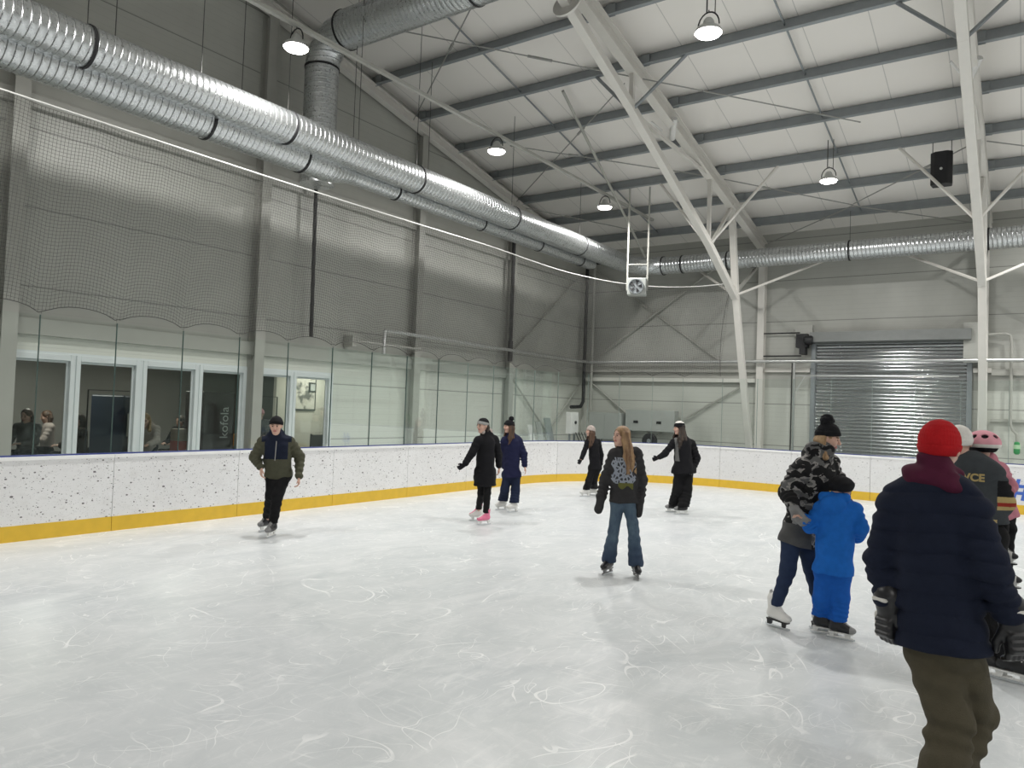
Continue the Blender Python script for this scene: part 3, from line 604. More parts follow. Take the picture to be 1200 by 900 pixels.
# seams read off the photograph: every 2 m on the gable side
seams = [-4.5+2*k for k in range(9)]            # up to 11.5
seams += [13.45, 15.4, 17.05]                   # into the curve
e = S0+arc; seams += [18.9, 20.6]
xs = [-6.72, -4.9, -3.08, -1.26, .56, 2.4, 4.2, 6.0]
seams += [e + (x-(BX+RC)) for x in xs if e+(x-(BX+RC)) > 21.0]
G = .0035
lastvis = 0
for i in range(len(seams)-1):
    s0, s1 = seams[i], seams[i+1]; m = path((s0+s1)/2)[0]
    o = empty('dasher_board', (m.x, m.y, 0)); dirty = s0 < 16
    def add(nm, o0, o1, z0, z1, mm, step=.12):
        b = MB(); strip(b, s0+G, s1-G, o0, o1, z0, z1, 0, step); ob = b.build(nm, mm, o, origin=(m.x, m.y, 0)); ob.location = (0, 0, 0)
        if s1 > S0 and s0 < S0+arc: ob.data.polygons.foreach_set('use_smooth', [len(p.vertices) == 4 for p in ob.data.polygons]); ob.data.set_sharp_from_angle(angle=.6)
        return ob
    add('board_face', 0, .02, .19, 1.02, M['board'] if dirty else M['board_clean']); add('kick_plate', -.006, .02, .0, .20, M['kick'])
    add('cap_rail', -.012, .12, 1.015, 1.06, M['cap']); add('seal_strip', .03, .09, 1.06, 1.078, M['blue']); add('back_frame', .05, .11, .0, 1.01, M['white'])
    if s1 <= S0+.5: place = 'before the gable wall, %s from the window end' % ORD[i]
    elif s0 < S0+arc: place = 'in the rounded corner, %s along the curve' % ORD[max(0, i-10)]
    else: place = 'on the shutter side, %s after the corner' % ORD[max(0, sum(1 for q in seams[:i] if q >= S0+arc-.3))]
    tag(o, ('scuffed' if dirty else 'clean') + ' white rink board ' + place, 'rink board', 'white rink boards with yellow kick plates')
# red goal line mark on the kick plate, blue hash sign on the boards
b = MB(); b.box((-7.10, 19.588, .0), (-7.02, 19.596, .2)); tag(b.build('goal_line_mark', mat('red mark', (.35, .03, .03), .5, noise=.1)), 'small dark red mark across the yellow kick plate', 'mark')
fo = text_mesh('hash_sign', '#', .62, mat('blue print', (.05, .13, .50), .5, noise=.1), offset=.012, matrix=Matrix.Translation((-.30, 19.594, .36)) @ Matrix.Rotation(PI/2, 4, 'X'))
tag(fo, 'blue printed # sign on the white boards past the shutter', 'print')

# glass panes
gs = [-2.5+.985*k for k in range(14)]           # joints near 4.48, 5.47, 6.47 ...
gs = [4.48-.995*k for k in range(6, 0, -1)] + [4.48, 5.47, 6.47, 7.45, 8.42, 9.42, 10.42, 11.42, 12.42, 13.45, 14.45, 15.4, 16.2, 17.05, 18.0, 18.9, 19.8, 20.6]
gs += [e + (x-(BX+RC)) for x in (-6.72, -5.8, -4.9, -4.0, -3.08, -2.17, -1.26, -.35, .56, 1.5, 2.4, 3.3, 4.2)]
for i in range(len(gs)-1):
    s0, s1 = gs[i], gs[i+1]; m = path((s0+s1)/2)[0]; o = empty('glass_pane', (m.x, m.y, 1.07))
    b = MB(); strip(b, s0+.003, s1-.003, .054, .066, 1.07, 2.88); ob = b.build('sheet', M['glass'], o, origin=(m.x, m.y, 1.07)); ob.location = (0, 0, 0)
    b = MB(); strip(b, s1-.0045, s1+.0045, .050, .070, 1.07, 2.88, 0, .01); ob = b.build('joint_strip', M['joint'] if s1 < 13 else M['joint_pale'], o, origin=(m.x, m.y, 1.07)); ob.location = (0, 0, 0)
    if s1 <= S0+.2: place = 'on the boards before the gable wall, %s from the window end' % ORD[min(i, 15)]
    elif s0 < S0+arc-.1: place = 'in the rounded rink corner, %s along the curve' % ORD[max(0, sum(1 for q in gs[:i] if q >= S0+.0))]
    else: place = 'on the shutter side boards, %s after the rounded corner' % ORD[max(0, sum(1 for q in gs[:i] if q >= S0+arc-.2))]
    tag(o, 'clear frameless glass pane ' + place, 'glass pane', 'clear panes standing on the rink boards')

# safety net: real cords, 4.5 cm mesh, hung on a white rope, scalloped between the pane tops
rope_pts = [(-10.43, y, 5.58) for y in (-4, 0, 4, 8)] + [(-10.43, 11.5, 5.62), (-10.43, 14.0, 5.66), (-10.36, 15.6, 5.62), (-10.18, 16.9, 5.56), (-9.85, 18.05, 5.52), (-9.35, 18.95, 5.48), (-8.6, 19.55, 5.44), (-7.7, 19.95, 5.45), (-6.75, 20.2, 5.52)]
def catmull(P, n):
    out = []; P = [Vector(p) for p in P]
    for i in range(len(P)-1):
        a, b_, c, d = P[max(i-1, 0)], P[i], P[i+1], P[min(i+2, len(P)-1)]
        for k in range(n):
            t = k/n; out.append(.5*((2*b_)+(c-a)*t+(2*a-5*b_+4*c-d)*t*t+(3*b_-a-3*c+d)*t*t*t))
    out.append(P[-1]); return out
top = catmull(rope_pts, 24)
cum = [0]
for a, c in zip(top[:-1], top[1:]): cum.append(cum[-1]+(c-a).length)
def at_top(s):
    i = int(np.searchsorted(cum, s))-1; i = max(0, min(i, len(top)-2)); t = (s-cum[i])/max(1e-6, cum[i+1]-cum[i]); return top[i].lerp(top[i+1], t)
TOT = cum[-1]; tot_path = S0+arc-.25+4
b = MB(); b.tube(top, .015, 6); o = b.build('net_rope', M['rope'], smooth=True); tag(o, 'white rope the safety net hangs from, ending at the leaning truss', 'rope')
gj = [q+4 for q in gs]
def foot(s):
    u = s/TOT*tot_path; p, n = path(u-4, .06)
    j = int(np.searchsorted(gj, u)); w = 1.
    if 0 < j < len(gj): f = (u-gj[j-1])/(gj[j]-gj[j-1]); w = 4*f*(1-f)
    z = 2.87 + .16*w**.6
    return Vector((p.x, p.y, z))
cell = .047
def netpt(s, t):
    """t = 0 at the rope, 1 at the foot"""
    a = at_top(min(s, TOT)); c = foot(s); hs = (s % 1.0); a = a - Vector((0, 0, .045*4*hs*(1-hs)))
    p = a.lerp(c, t); wv = .02*math.sin(s*3.1+t*5)*math.sin(t*PI)+.012*math.sin(s*9.7+t*2); return p + Vector((wv*.8, -wv*.4, 0))
def net_cords(paths, r, name, parent):
    V = []; F = []
    for P in paths:
        n0 = len(V); m = len(P)
        for i, p in enumerate(P):
            d = (P[min(i+1, m-1)]-P[max(i-1, 0)]).normalized(); u = d.orthogonal().normalized(); 
            if abs(d.z) > .7: u = (Vector((1, 0, 0))-d*d.x).normalized()
            else: u = (Vector((0, 0, 1))-d*d.z).normalized()
            w = d.cross(u)
            for k in range(3): a = 2*PI*k/3; V.append(p+u*(r*math.cos(a))+w*(r*math.sin(a)))
        for i in range(m-1):
            for k in range(3): F.append((n0+i*3+k, n0+i*3+(k+1) % 3, n0+(i+1)*3+(k+1) % 3, n0+(i+1)*3+k))
    me = D.meshes.new(name); me.from_pydata([tuple(v) for v in V], [], F); me.materials.append(M['net']); o = D.objects.new(name, me); COL.objects.link(o); o.parent = parent; return o
s_lo, s_hi = 6.5, TOT
root = empty('safety_net', (0, 0, 0)); tag(root, 'dark square mesh safety net hung from a rope above the glass', 'net')
vp = []; s = s_lo
NS = 12
def edge_t(s):
    return 1.
while s < s_hi:
    vp.append([netpt(s, k/NS) for k in range(NS+1)]); s += cell
hp = []; nrow = int(2.62/cell)
for r_ in range(nrow+1):
    t = r_/nrow; pts = []; s = s_lo
    while s < s_hi: pts.append(netpt(s, t)); s += .16
    pts.append(netpt(s_hi, t)); hp.append(pts)
net_cords(vp, .0026, 'upright_cord', root)['kind'] = 'stuff'; net_cords(hp, .0026, 'level_cord', root)['kind'] = 'stuff'
b = MB(); b.tube([netpt(s_lo+k*.125, 1) for k in range(int((s_hi-s_lo)/.125))], .006, 5); b.build('edge_cord', M['net'], root)
b = MB(); b.tube([netpt(s_hi, k/14) + Vector((-.12*math.sin(PI*k/14), 0, 0)) for k in range(15)], .006, 5); b.build('edge_cord', M['net'], root)

# ---------------------------------------------------------------- lounge contents
def table(x, y, l, name='lounge_table', long=.6):
    o = empty(name, (x, y, .02)); tag(o, l, 'table')
    b = MB(); b.box((-.35, -long, .70), (.35, long, .74)); b.build('table_top', M['wood'], o, bevel=.01)
    for sx_ in (-.3, .3):
        for sy_ in (-long+.06, long-.06):
            b = MB(); b.bar((sx_, sy_, 0), (sx_, sy_, .7), .04, .04, (0, 1, 0)); b.build('leg', M['dark'], o)
table(-13.75, 5.6, 'wooden table behind the first lounge window'); table(-14.35, 8.45, 'wooden table behind the third lounge window')
o = empty('arcade_cabinet', (-14.9, 7.85, .02)); o.rotation_euler = (0, 0, .5); tag(o, 'dark slanted high-backed booth behind the second lounge window', 'booth')
b = MB(); b.extrude([(-.3, 0), (.3, 0), (.3, .95), (.12, 1.85), (-.3, 1.85)], -.35, .35, lambda u, v, h: (h, u, v)); b.build('booth_body', mat('navy booth', (.02, .03, .05), .4, noise=.2), o, bevel=.03)
b = MB(); b.add([(.36, .26, 1.0), (.36, .12, 1.6), (.355, -.1, 1.6), (.355, .04, 1.0)], [(0, 1, 2, 3)]); b.box((.352, -.2, 1.05), (.365, .1, 1.5)); b.build('booth_screen', M['cab'], o)
o = empty('drinks_fridge', (-13.7, 9.12, .02)); tag(o, 'dark drinks fridge with upright white lettering behind the fourth window', 'fridge')
b = MB(); b.box((-.32, -.36, 0), (.3, .36, 1.98)); b.build('fridge_body', mat('dark fridge', (.045, .03, .03), .4, noise=.2), o, bevel=.015)
b = MB(); b.box((.3, -.34, .35), (.315, -.12, 1.7)); b.build('fridge_door', mat('fridge glass', (.10, .09, .09), .2, noise=.4, nscale=10), o)
text_mesh('fridge_lettering', 'kofola', .26, mat('fridge print', (.70, .68, .66), .5, noise=.05), .001, 0, Matrix.Translation((.32, .20, 1.05)) @ Matrix(((0, 0, 1), (0, -1, 0), (1, 0, 0))).to_4x4(), o)
# coloured goods on a shelf inside the fourth and first windows
for k, (y, z, c, l) in enumerate(((8.72, .88, (.40, .06, .04), 'red crate on the table behind the third lounge window'), (10.0, 1.0, (.45, .20, .06), 'orange carton on the counter behind the fourth lounge window'), (8.72, 1.12, (.35, .30, .24), 'tan carton on top of the red crate in the lounge'))):
    b = MB(); b.box((-14.2, y-.14, z-.12), (-13.9, y+.14, z+.12)); tag(b.build('carton', mat('carton', c, .6, noise=.25), bevel=.01), l, 'carton')
o = empty('lounge_counter', (-13.95, 9.95, .02)); tag(o, 'low counter under the drinks and cartons behind the fourth window', 'counter')
b = MB(); b.box((-.25, -.15, 0), (.18, .5, .82)); b.build('counter_body', mat('teal counter', (.07, .10, .10), .6, noise=.2), o); b = MB(); b.box((-.28, -.16, .82), (.2, .52, .86)); b.build('counter_top', M['wood'], o)
# pictures and a chair on the cream partition
o = empty('picture', (-14.49, 12.15, 1.7)); tag(o, 'large framed poster on the cream wall behind the sixth window', 'picture')
b = MB(); b.box((0, -.36, -.05), (.025, .36, .78)); b.build('picture_frame', M['dark'], o, bevel=.004); b = MB(); b.box((.025, -.32, -.01), (.03, .32, .74))
pm, nt, pb = new_mat('poster print'); vec, s = coords(nt); v = noise(nt, vec, 5, 4, .6); nt.links.new(ramp(nt, v, [(.42, (.12, .12, .11)), (.5, (.55, .53, .47)), (.6, (.62, .6, .54))]), pb.inputs['Base Color']); b.build('picture_print', pm, o)
o = empty('picture', (-14.46, 12.38, 2.22)); tag(o, 'small dark framed picture in the upper corner of the large poster', 'picture')
b = MB(); b.box((0, -.11, -.12), (.02, .11, .12)); b.build('picture_frame', M['black'], o); b = MB(); b.box((.02, -.07, -.08), (.025, .07, .08)); b.build('picture_print', M['cab'], o)
o = empty('lounge_chair', (-14.0, 12.05, .02)); o.rotation_euler = (0, 0, -PI/2); tag(o, 'dark chair standing by the cream wall behind the sixth window', 'chair')
b = MB(); b.box((-.22, -.22, .42), (.22, .22, .47)); b.build('seat', M['wood'], o, bevel=.01)
b = MB(); b.box((-.22, .18, .47), (-.18, .22, 1.1)); b.box((.18, .18, .47), (.22, .22, 1.1)); b.box((-.22, .185, .6), (.22, .215, 1.08)); b.build('backrest', mat('chair back', (.05, .045, .045), .6, noise=.2), o)
for sx_ in (-.2, .2):
    for sy_ in (-.2, .2):
        b = MB(); b.bar((sx_, sy_, 0), (sx_, sy_, .43), .035, .035, (0, 1, 0)); b.build('leg', M['dark'], o)
for y0, y1, z1, l in ((6.6, 7.6, 1.95, 'thin black goal-shaped frame behind the first two lounge windows'), (10.0, 10.6, 1.95, 'thin black goal-shaped frame behind the fifth lounge window')):
    b = MB(); b.tube([(-13.5, y0, .02), (-13.5, y0, z1), (-13.5, y1, z1), (-13.5, y1, .02)], .015, 6); tag(b.build('black_frame', M['black']), l, 'frame')
for (x, y, e_) in ((-15.2, 6.6, 95), (-13.7, 12.3, 80), (-14.9, 9.2, 75)):
    ld = D.lights.new('lounge_light', 'AREA'); ld.size = .6; ld.energy = e_; ld.color = (1, .95, .86); lo = D.objects.new('lounge_light', ld); COL.objects.link(lo); lo.location = (x, y, 2.75)
    o = empty('ceiling_light', (x, y, 2.76)); tag(o, 'flat ceiling light in the lounge, above the windows view', 'ceiling light', 'lounge ceiling lights'); b = MB(); b.box((-.32, -.32, .0), (.32, .32, .04)); b.build('light_housing', M['white'], o)

# ---------------------------------------------------------------- world and colour
w = D.worlds.new('world'); SC.world = w; w.use_nodes = True; w.node_tree.nodes['Background'].inputs[0].default_value = (.8, .85, .9, 1); w.node_tree.nodes['Background'].inputs[1].default_value = .02
SC.view_settings.view_transform = 'Standard'; SC.view_settings.look = 'None'; SC.view_settings.gamma = 1; SC.view_settings.exposure = -1.34
SC.view_settings.use_curve_mapping = False
SC.cycles.use_denoising = True; SC.cycles.max_bounces = 8; SC.cycles.transparent_max_bounces = 24; SC.cycles.diffuse_bounces = 4; SC.cycles.caustics_reflective = False; SC.cycles.sample_clamp_indirect = 6

# ================================================================ people: bodies and clothes as smooth blended solids
A3 = lambda p: np.array(p, dtype=np.float32)
def nrm(v): v = A3(v); return v/np.linalg.norm(v)
class Field:
    """signed distance grid; pieces are blended in, then a surface is drawn through it"""
    def __init__(s, lo, hi, h):
        s.lo = A3(lo); s.h = h; s.n = np.ceil((A3(hi)-s.lo)/h).astype(int)+1; s.f = np.full(s.n, .3, np.float32)
    def blk(s, lo, hi):
        a = np.clip(np.floor((A3(lo)-s.lo)/s.h).astype(int), 0, s.n); b = np.clip(np.ceil((A3(hi)-s.lo)/s.h).astype(int)+1, 0, s.n)
        if np.any(b <= a): return None, None
        ax = [s.lo[i]+s.h*np.arange(a[i], b[i], dtype=np.float32) for i in range(3)]
        P = np.stack(np.meshgrid(*ax, indexing='ij'), -1); return (slice(a[0], b[0]), slice(a[1], b[1]), slice(a[2], b[2])), P
    def comb(s, sl, d, k, op):
        a = s.f[sl]
        if op == 'sub': d = -d
        if k <= 0: r = np.minimum(a, d) if op == 'u' else np.maximum(a, d)
        else:
            h = np.maximum(k-np.abs(a-d), 0)/k; r = np.minimum(a, d)-h*h*k*.25 if op == 'u' else np.maximum(a, d)+h*h*k*.25
        s.f[sl] = r
    def cap(s, a, b, ra, rb=None, k=.02, F=None, q=1., fold=None, op='u'):
        a, b = A3(a), A3(b); rb = ra if rb is None else rb; R = max(ra, rb)+k+3*s.h+(fold[0] if fold else 0)
        sl, P = s.blk(np.minimum(a, b)-R, np.maximum(a, b)+R)
        if sl is None: return
        d = b-a; L2 = max(1e-9, float(d@d)); t = np.clip(((P-a)@d)/L2, 0, 1); v = P-(a+t[..., None]*d)
        if F is not None: F = nrm(F); v = v+(v@F)[..., None]*F*(1/q-1)
        r = ra+(rb-ra)*t
        if fold:
            w = P@A3((13., 17., 9.)); r = r+fold[0]*np.sin(2*np.pi*fold[1]*t+.9*np.sin(w)+(fold[2] if len(fold) > 2 else 0))
        s.comb(sl, np.linalg.norm(v, axis=-1)-r, k, op)
    def chain(s, pts, rs, k=.02, **kw):
        for i in range(len(pts)-1): s.cap(pts[i], pts[i+1], rs[i], rs[i+1], k, **kw)
    def ell(s, c, R, ax=None, k=.02, op='u'):
        c, R = A3(c), A3(R); ax = np.eye(3, dtype=np.float32) if ax is None else np.array([nrm(x) for x in ax], dtype=np.float32); m = float(R.max())+k+3*s.h
        sl, P = s.blk(c-m, c+m)
        if sl is None: return
        v = (P-c)@ax.T; q = np.linalg.norm(v/R, axis=-1); g = np.linalg.norm(v/(R*R), axis=-1)+1e-6
        s.comb(sl, q*(q-1)/g, k, op)
    def box(s, c, R, ax, rad=.01, k=.01, op='u'):
        c, R = A3(c), A3(R); ax = np.array([nrm(x) for x in ax], dtype=np.float32); m = float(np.linalg.norm(R))+k+3*s.h
        sl, P = s.blk(c-m, c+m)
        if sl is None: return
        v = np.abs((P-c)@ax.T)-(R-rad); s.comb(sl, np.linalg.norm(np.maximum(v, 0), axis=-1)+np.minimum(v.max(-1), 0)-rad, k, op)
    def plane(s, p, n, lo=None, hi=None, k=0.):
        """cut away everything on the side n points to"""
        lo = s.lo if lo is None else lo; hi = s.lo+s.n*s.h if hi is None else hi
        sl, P = s.blk(lo, hi); s.comb(sl, (P-A3(p))@nrm(n), k, 'x')
    def disp(s, fn, band=.03):
        m = np.abs(s.f) < band; ix = np.argwhere(m); s.f[m] += fn(s.lo+s.h*ix.astype(np.float32)).astype(np.float32)
    def surface(s):
        f = s.f; f = np.pad(f, 1, constant_values=.3); lo = s.lo-s.h; ins = f < 0
        c = ins[:-1, :-1, :-1].astype(np.int8)
        cnt = sum(ins[i:i+f.shape[0]-1, j:j+f.shape[1]-1, k:k+f.shape[2]-1].astype(np.int8) for i in (0, 1) for j in (0, 1) for k in (0, 1))
        act = np.argwhere((cnt > 0) & (cnt < 8)); idx = np.full(cnt.shape, -1, np.int64); idx[tuple(act.T)] = np.arange(len(act))
        acc = np.zeros((len(act), 3)); num = np.zeros(len(act)); C8 = [(i, j, k) for i in (0, 1) for j in (0, 1) for k in (0, 1)]
        for a in C8:
            for ax in range(3):
                if a[ax]: continue
                b = list(a); b[ax] = 1
                fa = f[tuple((act+a).T)]; fb = f[tuple((act+b).T)]; m = (fa < 0) != (fb < 0); t = np.where(m, fa/np.where(m, fa-fb, 1), 0)
                p = np.tile(A3(a), (len(act), 1)).astype(float); p[:, ax] = t; acc += p*m[:, None]; num += m
        V = lo+s.h*(act+acc/num[:, None]); Q = []
        for ax in range(3):
            o1, o2 = [(1, 2), (2, 0), (0, 1)][ax]; sh = [slice(None)]*3; a_ = [slice(None)]*3; b_ = [slice(None)]*3; a_[ax] = slice(0, -1); b_[ax] = slice(1, None)
            e = ins[tuple(a_)] != ins[tuple(b_)]; E = np.argwhere(e); E = E[(E[:, o1] > 0) & (E[:, o2] > 0)]; sg = ins[tuple(E.T)]
            d1 = np.zeros(3, int); d1[o1] = 1; d2 = np.zeros(3, int); d2[o2] = 1
            ok = (E[:, o1] < cnt.shape[o1]) & (E[:, o2] < cnt.shape[o2]) & (E[:, ax] < cnt.shape[ax]); E = E[ok]; sg = sg[ok]
            q = np.stack([idx[tuple((E-d1-d2).T)], idx[tuple((E-d2).T)], idx[tuple(E.T)], idx[tuple((E-d1).T)]], 1); q[~sg] = q[~sg][:, ::-1]; Q.append(q)
        Q = np.concatenate(Q); return V.astype(np.float32), Q[(Q >= 0).all(1)]
def sdf_obj(name, F, mats, parent=None, matfn=None, loc=None, relax=1):
    V, Q = F.surface()
    if not len(V): raise ValueError('empty '+name)
    for _ in range(relax):                       # soften the grid marks
        s = np.zeros_like(V); n = np.zeros(len(V), np.float32)
        for i in range(4):
            for j in (1, 3): np.add.at(s, Q[:, i], V[Q[:, (i+j) % 4]]); np.add.at(n, Q[:, i], 1)
        V = V*.45+.55*s/np.maximum(n, 1)[:, None]
    if loc is not None: V = V-A3(loc)
    me = D.meshes.new(name); me.vertices.add(len(V)); me.vertices.foreach_set('co', V.ravel()); me.loops.add(Q.size); me.loops.foreach_set('vertex_index', Q.ravel().astype(np.int32))
    me.polygons.add(len(Q)); me.polygons.foreach_set('loop_start', np.arange(0, Q.size, 4, dtype=np.int32)); me.polygons.foreach_set('loop_total', np.full(len(Q), 4, np.int32))
    me.update(calc_edges=True)
    for m in (mats if isinstance(mats, (list, tuple)) else [mats]): me.materials.append(m)
    if matfn is not None: me.polygons.foreach_set('material_index', matfn(V[Q].mean(1)).astype(np.int32))
    me.polygons.foreach_set('use_smooth', np.ones(len(Q), bool)); me.validate(); o = D.objects.new(name, me); COL.objects.link(o)
    if parent is not None: o.parent = parent
    if loc is not None: o.location = loc
    return o
def crumple(amp, fr, seed=0):
    r = np.random.RandomState(seed); K = r.normal(size=(7, 3))*fr; ph = r.uniform(0, 6.28, 7)
    def fn(P):
        w = P+.012*np.sin(P[:, [1, 2, 0]]*31+seed); return amp*sum(np.sin(w@K[i]+ph[i]) for i in range(7))/2.6
    return fn
lerp = lambda a, b, t: A3(a)*(1-t)+A3(b)*t
UP = A3((0, 0, 1))

def add_head(F, c, fd, u, s):
    r = np.cross(fd, u); ax = (r, fd, u); at = lambda x, y, z: c+(r*x+fd*y+u*z)*s; R = lambda *v: A3(v)*s
    F.ell(at(0, -.008, .030), R(.077, .094, .088), ax, .0); F.ell(at(0, .018, -.035), R(.058, .070, .078), ax, .03)
    F.ell(at(0, .062, -.096), R(.026, .022, .020), ax, .03)
    for e in (-1, 1):
        F.ell(at(.036*e, .062, -.024), R(.026, .024, .026), ax, .02); F.ell(at(.030*e, .098, .010), R(.019, .014, .011), ax, .012, 'sub')
        F.ell(at(.030*e, .078, .009), R(.0135, .0125, .0125), ax, .0); F.ell(at(.031*e, .083, .030), R(.021, .009, .006), ax, .01)
        F.ell(at(.079*e, -.008, .0), R(.009, .018, .031), ax, .008); F.ell(at(.011*e, .098, -.026), R(.009, .010, .008), ax, .006)
    F.cap(at(0, .086, .022), at(0, .112, -.020), .0075*s, .0115*s, .012)
    F.ell(at(0, .087, -.052), R(.023, .010, .0055), ax, .004); F.ell(at(0, .086, -.062), R(.019, .010, .0065), ax, .004)
def head_mats(c, fd, u, s, brow=None):
    r = np.cross(fd, u)
    def fn(P):
        v = (P-c)/s; x, y, z = v@r, v@fd, v@u; m = np.zeros(len(P))
        m[(y > .078) & ((x/.025)**2+((z+.057)/.0115)**2 < 1)] = 1
        m[(y > .070) & ((((np.abs(x)-.030)/.0115)**2+((z-.009)/.0075)**2) < 1)] = 2
        m[(y > .068) & ((((np.abs(x)-.031)/.022)**2+((z-.030)/.005)**2) < 1)] = 3
        return m
    return fn
def add_hand(F, w, d, pn, side, s=1., curl=.5, g=0., k=.008):
    """w wrist, d direction of the hand, pn where the palm faces, side +1/-1 puts the thumb"""
    d = nrm(d); pn = nrm(A3(pn)-d*float(A3(pn)@d)); t = np.cross(d, pn)*side; w = A3(w)
    for x in (-.026, -.009, .009, .026): F.cap(w+(d*.012+t*x*.75)*s, w+(d*.084+t*x)*s, (.0135+g)*s, (.0125+g)*s, .014, F=pn, q=.95)
    for x, L in ((.029, .070), (.010, .080), (-.010, .075), (-.028, .058)):
        b = w+(d*.086+t*x)*s; a1, a2 = curl*.9, curl*1.9; p1 = b+(d*math.cos(a1)+pn*math.sin(a1)+t*x*1.2)*L*.5*s; p2 = p1+(d*math.cos(a2)+pn*math.sin(a2)+t*x*.8)*L*.5*s
        F.cap(b, p1, (.0092+g)*s, (.0085+g)*s, k*.5); F.cap(p1, p2, (.0085+g)*s, (.0070+g)*s, k*.4)
    b = w+(d*.022+t*.026)*s; p1 = b+(d*.030+t*.026+pn*.012)*s; p2 = p1+(d*.030+t*.006+pn*.012)*s; F.cap(b, p1, (.0125+g)*s, (.0105+g)*s, k); F.cap(p1, p2, (.0105+g)*s, (.0085+g)*s, k*.5)

def make_skate(parent, ank, ang, s, body, trim, holder, name='ice_skate', lace=None, hockey=True):
    """boot over a holder and a steel blade; the blade's edge is .17 below the ankle"""
    base = A3(ank)-A3((0, 0, .17)); F = Field((-.16*s, -.09*s, .03*s), (.24*s, .09*s, .36*s), .0055*max(s, .75))
    F.cap((-.025*s, 0, .165*s), (-.030*s, 0, .265*s), .050*s, .055*s, .02, F=(0, 1, 0), q=.85)
    F.cap((-.045*s, 0, .125*s), (.105*s, 0, .112*s), .043*s, .040*s, .03, F=(0, 0, 1), q=.95); F.ell((.135*s, 0, .112*s), (.050*s, .042*s, .036*s), k=.02)
    F.cap((.0, 0, .215*s), (.085*s, 0, .145*s), .034*s, .030*s, .03)
    F.cap((.012*s, 0, .24*s), (.025*s, 0, .31*s), .030*s, .026*s, .015, F=(1, 0, 0), q=.5); F.plane((0, 0, .079*s), (0, 0, -1)); F.cap((-.055*s, 0, .262*s), (-.055*s, 0, .33*s), .030*s, .022*s, .02, F=(1, 0, 0), q=.5)
    ms = [M[body], M[trim]]
    o = sdf_obj(name, F, ms, parent, lambda P: ((P[:, 0] > .125*s) & hockey | (P[:, 2] > .275*s) | (np.abs(P[:, 2]-.19*s-.6*P[:, 0]*0) < .0) | ((P[:, 0] > .02*s) & (np.abs(P[:, 1]) < .020*s) & (P[:, 2] > .13*s))).astype(int))
    o.location = base; o.rotation_euler = (0, 0, ang)
    b = MB()
    b.box((-.085*s, -.026*s, .066*s), (.155*s, .026*s, .080*s))
    if hockey:
        for x0, x1 in ((-.085, -.030), (.065, .135)): b.extrude([(x0*s, .068*s), (x1*s, .068*s), ((x1-.008)*s, .026*s), ((x0+.012)*s, .026*s)], -.012*s, .012*s, lambda u, v, h: (u, h, v))
        b.extrude([(-.10*s, .034*s), (-.105*s, .020*s), (.165*s, .020*s), (.16*s, .036*s)], -.007*s, .007*s, lambda u, v, h: (u, h, v))
    else:
        b.extrude([(-.085*s, .068*s), (-.035*s, .068*s), (-.045*s, .022*s), (-.08*s, .022*s)], -.018*s, .018*s, lambda u, v, h: (u, h, v)); b.extrude([(.08*s, .068*s), (.13*s, .068*s), (.12*s, .022*s), (.085*s, .022*s)], -.010*s, .010*s, lambda u, v, h: (u, h, v))
    b.build('blade_holder', M[holder], o, bevel=.003)
    b = MB(); b.extrude([(-.112*s, .024*s), (-.112*s, .010*s), (-.095*s, .001*s), (.15*s, .001*s), (.176*s, .012*s), (.172*s, .026*s)], -.0022*s, .0022*s, lambda u, v, h: (u, h, v)); b.build('blade', M['blade'], o)
    b = MB()
    for k in range(6):
        t = k/5; x = .098-.078*t; z = .155+.085*t; b.tube([(x*s, -.028*s, (z-.008)*s), ((x+.008)*s, 0, (z+.012)*s), (x*s, .028*s, (z-.008)*s)], .0035*s, 5)
    b.build('lace', M[lace or 'white'], o, True)
    return o

def hair_long(name, mat_, parent, c, fd, u, s, length, seed=0, span=120, spread=.10, front=0, h=.006, thick=.020, face=True, sway=(0, 0, 0)):
    r = np.cross(fd, u); rs = np.random.RandomState(seed); at = lambda x, y, z: c+(r*x+fd*y+u*z)*s
    F = Field(c-A3((.30, .30, length+.12)), c+A3((.30, .30, .20)), h)
    F.ell(at(0, -.016, .034), A3((.087, .102, .097))*s, (r, fd, u), 0)
    nst = 22
    for i in range(nst):
        ph = math.radians(-span+2*span*i/(nst-1)); dx, dy = math.sin(ph), -math.cos(ph)
        L = length*rs.uniform(.86, 1.04); out = spread*rs.uniform(.85, 1.1)
        P0 = at(dx*.074, dy*.078-.012, .045); P1 = at(dx*.088, dy*.09-.01, -.04); P2 = c+(r*dx+fd*dy)*out*1.0+UP*(-.17*s)+A3(sway)*.5
        pts = [P0, P1, P2]
        for j in range(1, 5):
            t = j/4; w = .014*math.sin(i*1.7+j*1.9); pts.append(c+A3(sway)*(.5+.5*t)+(r*(dx*(out*(1+.05*t))+w)+fd*(dy*out*(1+.05*t)+w*.6))+UP*(-.17*s-(L-.17*s)*t))
        F.chain(pts, [.020*s, .021*s, thick, thick*1.05, thick, thick*.85, thick*.4], .008)
    if face:
        F.ell(at(0, .105, -.025), A3((.056, .085, .100))*s, (r, fd, u), .012, 'sub'); F.ell(at(0, .03, -.14), A3((.045, .09, .08))*s, (r, fd, u), .01, 'sub')
    ang = lambda P: np.arctan2((P-c)@r, -((P-c)@fd))
    F.disp(lambda P: .0022*np.sin(ang(P)*44+6*np.sin(P[:, 2]*16))+.0018*np.sin(ang(P)*71+P[:, 2]*20))
    return sdf_obj(name, F, mat_, parent)

